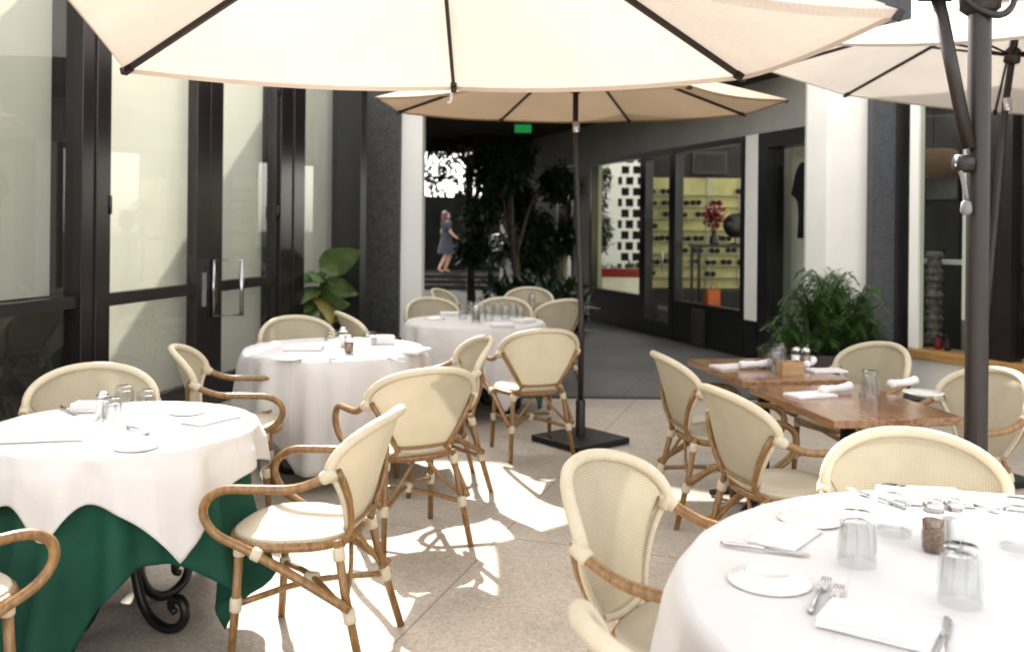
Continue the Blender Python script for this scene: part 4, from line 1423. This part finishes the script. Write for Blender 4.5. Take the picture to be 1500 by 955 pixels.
rnd = random.Random(5)
fl_ = MB()
for i in range(260):
    v = Vector((rnd.gauss(0, 1), rnd.gauss(0, 1), rnd.gauss(0, 1))).normalized() * rnd.random() ** 0.4
    leaf_quad(fl_, Vector((v.x * 0.15, v.y * 0.13, 0.40 + v.z * 0.19)), Vector((rnd.uniform(-1, 1), rnd.uniform(-1, 1), rnd.uniform(-0.5, 1))), 0.05, 0.08)
fl_.build('petals', M['red'], FLW)
st_ = MB()
for i in range(7):
    st_.tube([(0, 0, 0.15), (rnd.uniform(-0.08, 0.08), rnd.uniform(-0.08, 0.08), 0.38)], 0.004, 5)
st_.build('stem', M['leafdark'], FLW)
pt = thing('planter_box', 'low brown planter box holding the fern by the white pillar', 'planter', (2.93, 8.45, 0), R_(-8))
MB().bb(-0.62, 0.62, -0.22, -0.18, 0, 0.42).bb(-0.62, 0.62, 0.18, 0.22, 0, 0.42).bb(-0.62, -0.58, -0.18, 0.18, 0, 0.42).bb(0.58, 0.62, -0.18, 0.18, 0, 0.42).build('box_side', M['planter'], pt)
MB().bb(-0.58, 0.58, -0.18, 0.18, 0.01, 0.36).build('soil', M['soil'], pt)
fp = thing('fern_plant', 'bushy dark green fern palm spreading before the white pillar', 'plant', (2.93, 8.45, 0.361))
fb, fs_ = MB(), MB()
for i in range(190):
    bx = rnd.gauss(0, 0.2)
    base = Vector((max(-0.45, min(0.45, bx)), rnd.uniform(-0.13, 0.13), 0))
    hh = rnd.uniform(0.25, 0.95) * (1 - 0.5 * abs(base.x) / 0.45)
    frond(fb, fs_, base, rnd.uniform(0, 6.28), rnd.uniform(0.15, 0.42), hh, rnd.uniform(0.05, 0.3), rnd, 0.017, 0.12, 18)
fb.build('foliage', M['leafmid'], fp)
fs_.build('stem', M['leafdark'], fp)
def big_leaf(b, p, d, w, ln, bend=0.25, tilt=0.0):
    d = d.normalized()
    s_ = d.cross(Vector((0, 0, 1))).normalized()
    nrm = s_.cross(d)
    s_ = (s_ * math.cos(tilt) + nrm * math.sin(tilt)).normalized()
    nrm = s_.cross(d)

    def fn(u, v):
        q = u
        wd = w * (math.sin(math.pi * min(1, q ** 0.75)) ** 0.8) * (1 - 0.15 * q)
        x = (2 * v - 1)
        return p + d * ln * q + s_ * wd / 2 * x + nrm * (-0.10 * w * x * x + 0.02 * w * math.sin(q * 26) * abs(x)) + Vector((0, 0, -bend * ln * q * q))
    b.grid(fn, 14, 8)


pp = thing('broad_leaf_plant', 'broad leaved green potted plant against the glass behind the middle table', 'plant', (-1.98, 9.85, 0))
MB().lathe([(0.11, 0), (0.12, 0.02), (0.145, 0.36), (0.155, 0.38), (0.155, 0.42), (0.14, 0.42), (0.13, 0.36), (0, 0.36)], 22, cap0=True).build('pot', M['pot'], pp)
lb, sb, yb = MB(), MB(), MB()
for (an, h, ln, w, bd, yl, tl) in ((-8, 0.86, 0.50, 0.34, 0.0, 0, 1.15), (25, 0.62, 0.42, 0.3, 0.3, 0, 1.0), (-30, 0.45, 0.42, 0.3, 0.2, 0, 1.0), (200, 0.75, 0.4, 0.26, 0.3, 0, 0.4),
                               (-60, 0.45, 0.40, 0.24, 0.7, 1, 0.3), (-110, 0.6, 0.36, 0.22, 0.5, 0, 0.3), (100, 0.8, 0.4, 0.25, 0.3, 0, 0.3), (-15, 0.35, 0.36, 0.2, 0.6, 0, 0.8),
                               (150, 0.5, 0.35, 0.22, 0.5, 1, 0.2), (-85, 0.78, 0.34, 0.22, 0.3, 0, 0.5), (170, 0.3, 0.3, 0.2, 0.2, 0, 1.0), (-140, 0.42, 0.34, 0.22, 0.5, 0, 0.9), (10, 0.25, 0.34, 0.2, 0.5, 1, 0.9), (-50, 0.68, 0.3, 0.2, 0.2, 0, 1.1)):
    a = R_(an)
    hd = Vector((math.cos(a), math.sin(a), 0))
    tip = Vector((-0.06, -0.04, 0.42 + h * 0.78))
    sb.tube([(0, 0, 0.36), hd * 0.04 + Vector((0, 0, 0.36 + h * 0.4)), tip], [0.013, 0.007], 6, sub=3)
    big_leaf(yb if yl else lb, tip, hd + Vector((0, 0, 0.45 if bd < 0.2 else 0.1)), w, ln, bd, tl)
lb.build('leaves', M['leafbig'], pp)
yb.build('yellowing_leaves', M['leafyellow'], pp)
sb.build('stem', M['leafbig'], pp)


def tree(name, label, cat, loc, h, cr, cz, n, leaf, mat, group=None, seed=1, squash=0.8):
    rd = random.Random(seed)
    t = thing(name, label, cat, loc, 0, group)
    tb = MB()
    top = Vector((rd.uniform(-0.2, 0.2), rd.uniform(-0.2, 0.2), cz))
    tb.tube([(0, 0, 0), top * 0.5 + Vector((rd.uniform(-0.1, 0.1), 0.05, 0)), top], [0.09, 0.045], 8, sub=4)
    cl = []
    for i in range(9):
        a = rd.uniform(0, 6.28)
        q = Vector((math.cos(a) * cr * rd.uniform(0.35, 0.85), math.sin(a) * cr * rd.uniform(0.35, 0.85), cz + rd.uniform(-0.75, 0.8) * cr * squash))
        tb.tube([top * rd.uniform(0.5, 0.95), top.lerp(q, 0.5) + Vector((0, 0, 0.08)), q], [0.035, 0.01], 6, sub=3)
        cl.append((q, cr * rd.uniform(0.3, 0.52)))
    tb.build('trunk', M['bark'], t)
    fb = MB()
    for i in range(n):
        q, rr = rd.choice(cl)
        v = Vector((rd.gauss(0, 1), rd.gauss(0, 1), rd.gauss(0, 0.8))).normalized() * rr * rd.random() ** 0.45
        d = Vector((rd.uniform(-1, 1), rd.uniform(-1, 1), rd.uniform(-1, 0.3)))
        leaf_quad(fb, q + v, d, leaf * rd.uniform(0.3, 0.5), leaf * rd.uniform(0.7, 1.3))
    fb.build('crown', mat, t)
    return t


GTREE = 'dark trees in the passage'
tree('passage_tree', 'dense dark tree in the middle of the passage behind the far chairs', 'tree', (0.10, 15.4, 0), 3, 0.92, 1.75, 9000, 0.17, M['leafdark'], GTREE, 1, 1.4)
tree('passage_tree', 'dark tree beside the shop end of the passage near the umbrella pole', 'tree', (0.78, 16.9, 0), 3, 0.9, 1.7, 8000, 0.17, M['leafdark'], GTREE, 2, 1.4)
tree('passage_tree', 'tree arching over the bright gap at the left of the passage', 'tree', (-0.80, 18.6, 0), 3.4, 1.15, 3.0, 3600, 0.15, M['leafdark'], GTREE, 3, 0.5)
tree('passage_tree', 'dark tree filling the back of the passage behind the others', 'tree', (0.15, 19.8, 0), 3, 1.1, 2.2, 8000, 0.2, M['leafdark'], GTREE, 4, 1.5)


def bush(name, label, loc, sx, sy, sz, n, leaf, mat, seed, cat='bush', group=None):
    rd = random.Random(seed)
    t = thing(name, label, cat, loc, 0, group)
    b = MB()
    st = MB()
    for i in range(7):
        st.tube([(rd.uniform(-0.2, 0.2) * sx, 0, 0), (rd.uniform(-0.4, 0.4) * sx, rd.uniform(-0.3, 0.3) * sy, sz * 0.7)], [0.02, 0.008], 5)
    for i in range(n):
        x, y, z = rd.uniform(-0.5, 0.5), rd.uniform(-0.5, 0.5), rd.random() ** 0.8
        top = 0.78 + 0.3 * mnoise.noise(Vector((x * sx * 1.6 + seed, y * sy, seed)))
        p = Vector((x * sx, y * sy, z * sz * top))
        leaf_quad(b, p, Vector((rd.uniform(-1, 1), rd.uniform(-1, 1), rd.uniform(-0.4, 1))), leaf * 0.42, leaf * rd.uniform(0.7, 1.3))
    b.build('foliage', mat, t)
    st.build('stem', M['bark'], t)
    return t


bush('low_palm_bush', 'low green strappy plant in front of the dark passage trees', (0.35, 13.6, 0), 1.3, 0.8, 0.85, 900, 0.3, M['leafdark'], 11)
bush('clipped_hedge', 'tall dark hedge closing the far end of the passage', (0.0, 27.5, 0), 12, 1.4, 3.15, 16000, 0.3, M['leafdark'], 12, 'hedge')
gw_ = thing('garden_wall', 'dark garden wall behind the person at the far end of the passage', 'wall', (-4, 26.3, 0))
MB().bb(-5, 3.13, 0, 0.3, 0, 2.42).build('wall_body', M['shadewall'], gw_)
bw_ = thing('dark_backdrop', 'added black backdrop blocking light behind the trees at the right end of the passage', 'building', (0, 25.6, 0))
MB().bb(-0.85, 6.5, 0, 0.5, 0, 5.2).build('wall', M['shadewall'], bw_)  # black backdrop added so no light shows between the passage trees
MB().bb(-0.95, 6.6, -0.15, 0.6, 5.202, 5.4).build('cornice', M['stone'], bw_)
bush('clipped_hedge', 'green hedge before the white block screen seen through the shop', (3.2, 20.2, 0), 2.6, 0.6, 0.95, 1500, 0.16, M['leafmid'], 13, 'hedge')

# raised terrace with steps behind the far table, and the person on it
stp = thing('stone_steps', 'pale edged stone steps in the dark at the far left of the passage', 'steps', (-1.2, 23.0, 0))
for i in range(3):
    MB().bb(-1.6, 1.3, i * 0.35, 3.4, i * 0.11 + (0.002 if i else 0), (i + 1) * 0.11).build('step', M['shadeground'], stp)

# white block screen and coping seen through the shop glass
scr = thing('block_screen', 'sunlit white perforated block screen beyond the shop', 'screen wall', (2.78, 21.2, 0), R_(-6))
b = MB()
b.bb(-2.6, -0.35, -0.1, 0.1, 0, 3.9)
for i in range(8):
    for j in range(16):
        x0, z0 = -0.35 + i * 0.26, j * 0.25
        b.bb(x0, x0 + 0.26, -0.1, 0.1, z0, z0 + 0.06)
        b.bb(x0 + (0.0 if j % 2 else 0.1), x0 + (0.08 if j % 2 else 0.18), -0.095, 0.095, z0 + 0.06, z0 + 0.25)
b.build('blockwork', M['white'], scr)
cop = thing('low_wall', 'low white wall with a red coping behind the shop glass', 'wall', (2.35, 17.8, 0), R_(-6))
MB().bb(-0.6, 0.5, -0.1, 0.1, 0, 0.62).build('wall_body', M['white'], cop)
MB().bb(-0.62, 0.52, -0.12, 0.12, 0.622, 0.78).build('coping', M['red'], cop)

# exit sign under the roof
ex = thing('exit_sign', 'small green lit exit sign under the dark passage roof', 'sign', (0.17, 15.6, 3.14))
MB().bb(-0.15, 0.15, -0.03, 0.03, 0, 0.158).build('sign_box', M['blackframe'], ex)
MB().bb(-0.14, 0.14, -0.034, -0.031, 0.012, 0.146).build('lit_panel', M['exit'], ex)


# ------------------------------------------------------------------ person
def person(loc, rz):
    t = thing('person', 'person in a dark blue patterned dress walking at the far end of the passage', 'person', loc, rz)
    J = dict(pel=(0, 0, 0.90), sp=(0, 0.01, 1.08), ch=(0, 0.01, 1.27), nk=(0, 0.0, 1.40), hd=(0, 0.02, 1.48), ht=(0, 0.015, 1.60),
             hl=(-0.09, 0, 0.86), kl=(-0.10, 0.14, 0.50), al=(-0.10, -0.02, 0.09), tl=(-0.10, 0.12, 0.035),
             hr=(0.09, 0, 0.86), kr=(0.10, -0.02, 0.48), ar=(0.10, -0.22, 0.10), tr=(0.10, -0.08, 0.035),
             sl=(-0.16, 0, 1.34), el=(-0.23, -0.09, 1.09), wl=(-0.23, 0.03, 0.87), fl=(-0.22, 0.06, 0.79),
             sr=(0.16, 0, 1.34), er=(0.23, 0.06, 1.09), wr=(0.22, 0.22, 0.95), fr=(0.21, 0.28, 0.90))
    rad = dict(pel=0.14, sp=0.115, ch=0.13, nk=0.052, hd=0.08, ht=0.075, hl=0.09, kl=0.058, al=0.038, tl=0.03, hr=0.09, kr=0.058, ar=0.038, tr=0.03,
               sl=0.06, el=0.04, wl=0.028, fl=0.025, sr=0.06, er=0.04, wr=0.028, fr=0.025)
    E_ = [('pel', 'sp'), ('sp', 'ch'), ('ch', 'nk'), ('nk', 'hd'), ('hd', 'ht'), ('pel', 'hl'), ('hl', 'kl'), ('kl', 'al'), ('al', 'tl'),
          ('pel', 'hr'), ('hr', 'kr'), ('kr', 'ar'), ('ar', 'tr'), ('ch', 'sl'), ('sl', 'el'), ('el', 'wl'), ('wl', 'fl'), ('ch', 'sr'), ('sr', 'er'), ('er', 'wr'), ('wr', 'fr')]
    ks = list(J)
    me = bpy.data.meshes.new('body')
    me.from_pydata([J[k] for k in ks], [(ks.index(a), ks.index(b)) for a, b in E_], [])
    o = bpy.data.objects.new('body', me)
    COL.objects.link(o)
    o.parent = t
    me.materials.append(M['skin'])
    o.modifiers.new('skin', 'SKIN')
    lay = me.skin_vertices[0].data if me.skin_vertices else me.attributes
    for i, k in enumerate(ks):
        lay[i].radius = (rad[k], rad[k])
    lay[0].use_root = True
    o.modifiers.new('sub', 'SUBSURF').levels = 2
    d = MB()
    d.lathe([(0.30, 0.52), (0.27, 0.66), (0.21, 0.84), (0.185, 0.95), (0.16, 1.08), (0.175, 1.2), (0.185, 1.31), (0.14, 1.39), (0.07, 1.42)], 22)
    d.v = [(x * (1 + 0.05 * math.sin(9 * math.atan2(y, x)) * max(0, 0.95 - z)), y * 0.78, z) for x, y, z in d.v]
    for sx in (-1, 1):
        d.tube([(sx * 0.15, 0, 1.35), (sx * 0.195, -0.03 * sx * -1, 1.24), (sx * 0.225, -0.01, 1.14)], [0.085, 0.06], 10)
    d.build('dress', M['dress'], t)
    h = MB()
    h.lathe([(0.0, 1.65), (0.06, 1.64), (0.098, 1.59), (0.105, 1.52), (0.11, 1.42), (0.12, 1.30), (0.05, 1.26)], 18)
    h.v = [(x, (y * 0.9 - 0.035) if y < 0.03 else y * 0.75 - 0.035, z) for x, y, z in h.v]
    h.build('hair', M['hair'], t)
    fc = MB()
    for sx in (-1, 1):
        fc.lathe([(0, -0.008), (0.011, 0), (0, 0.008)], 8, (sx * 0.032, 0.10, 1.535))
    fc.build('eyes', M['black'], t)
    return t


person((-1.75, 24.6, 0.33), R_(-75))

# ------------------------------------------------------------------ light
SUN_EL = R_(39.5)
SX, SY = -0.287, 0.958
w = bpy.data.worlds.new('World')
SC.world = w
w.use_nodes = True
nt = w.node_tree
nt.nodes.clear()
sky = nt.nodes.new('ShaderNodeTexSky')
sky.sky_type = 'NISHITA'
sky.sun_disc = False
sky.sun_elevation = SUN_EL
sky.sun_rotation = math.atan2(SX, SY)
sky.air_density = 1.0
sky.dust_density = 2.0
hs_ = nt.nodes.new('ShaderNodeHueSaturation')
hs_.inputs['Saturation'].default_value = 0.16
wm_ = nt.nodes.new('ShaderNodeMix')
wm_.data_type = 'RGBA'
wm_.blend_type = 'MULTIPLY'
wm_.inputs[0].default_value = 1.0
wm_.inputs[7].default_value = (1.025, 0.99, 0.945, 1)
bg = nt.nodes.new('ShaderNodeBackground')
bg.inputs['Strength'].default_value = 0.15
wo = nt.nodes.new('ShaderNodeOutputWorld')
nt.links.new(sky.outputs[0], hs_.inputs['Color'])
nt.links.new(hs_.outputs[0], wm_.inputs[6])
nt.links.new(wm_.outputs[2], bg.inputs[0])
nt.links.new(bg.outputs[0], wo.inputs[0])
sd = bpy.data.lights.new('sun', 'SUN')
sd.energy = 2.4
sd.angle = R_(0.55)
sd.color = (1.0, 0.94, 0.85)
so = bpy.data.objects.new('sun', sd)
COL.objects.link(so)
dirv = Vector((SX, SY, 0)).normalized() * math.cos(SUN_EL) + Vector((0, 0, math.sin(SUN_EL)))
so.rotation_euler = dirv.to_track_quat('Z', 'Y').to_euler()
so.location = (-6, 8, 9)

SC.view_settings.view_transform = 'Standard'
SC.view_settings.look = 'None'
SC.view_settings.exposure = 2.3
SC.view_settings.gamma = 1
SC.render.engine = 'CYCLES'
SC.cycles.use_denoising = True
SC.cycles.filter_width = 1.8
SC.cycles.max_bounces = 8
SC.cycles.diffuse_bounces = 5
SC.cycles.transparent_max_bounces = 24
SC.cycles.caustics_reflective = False
SC.cycles.caustics_refractive = False
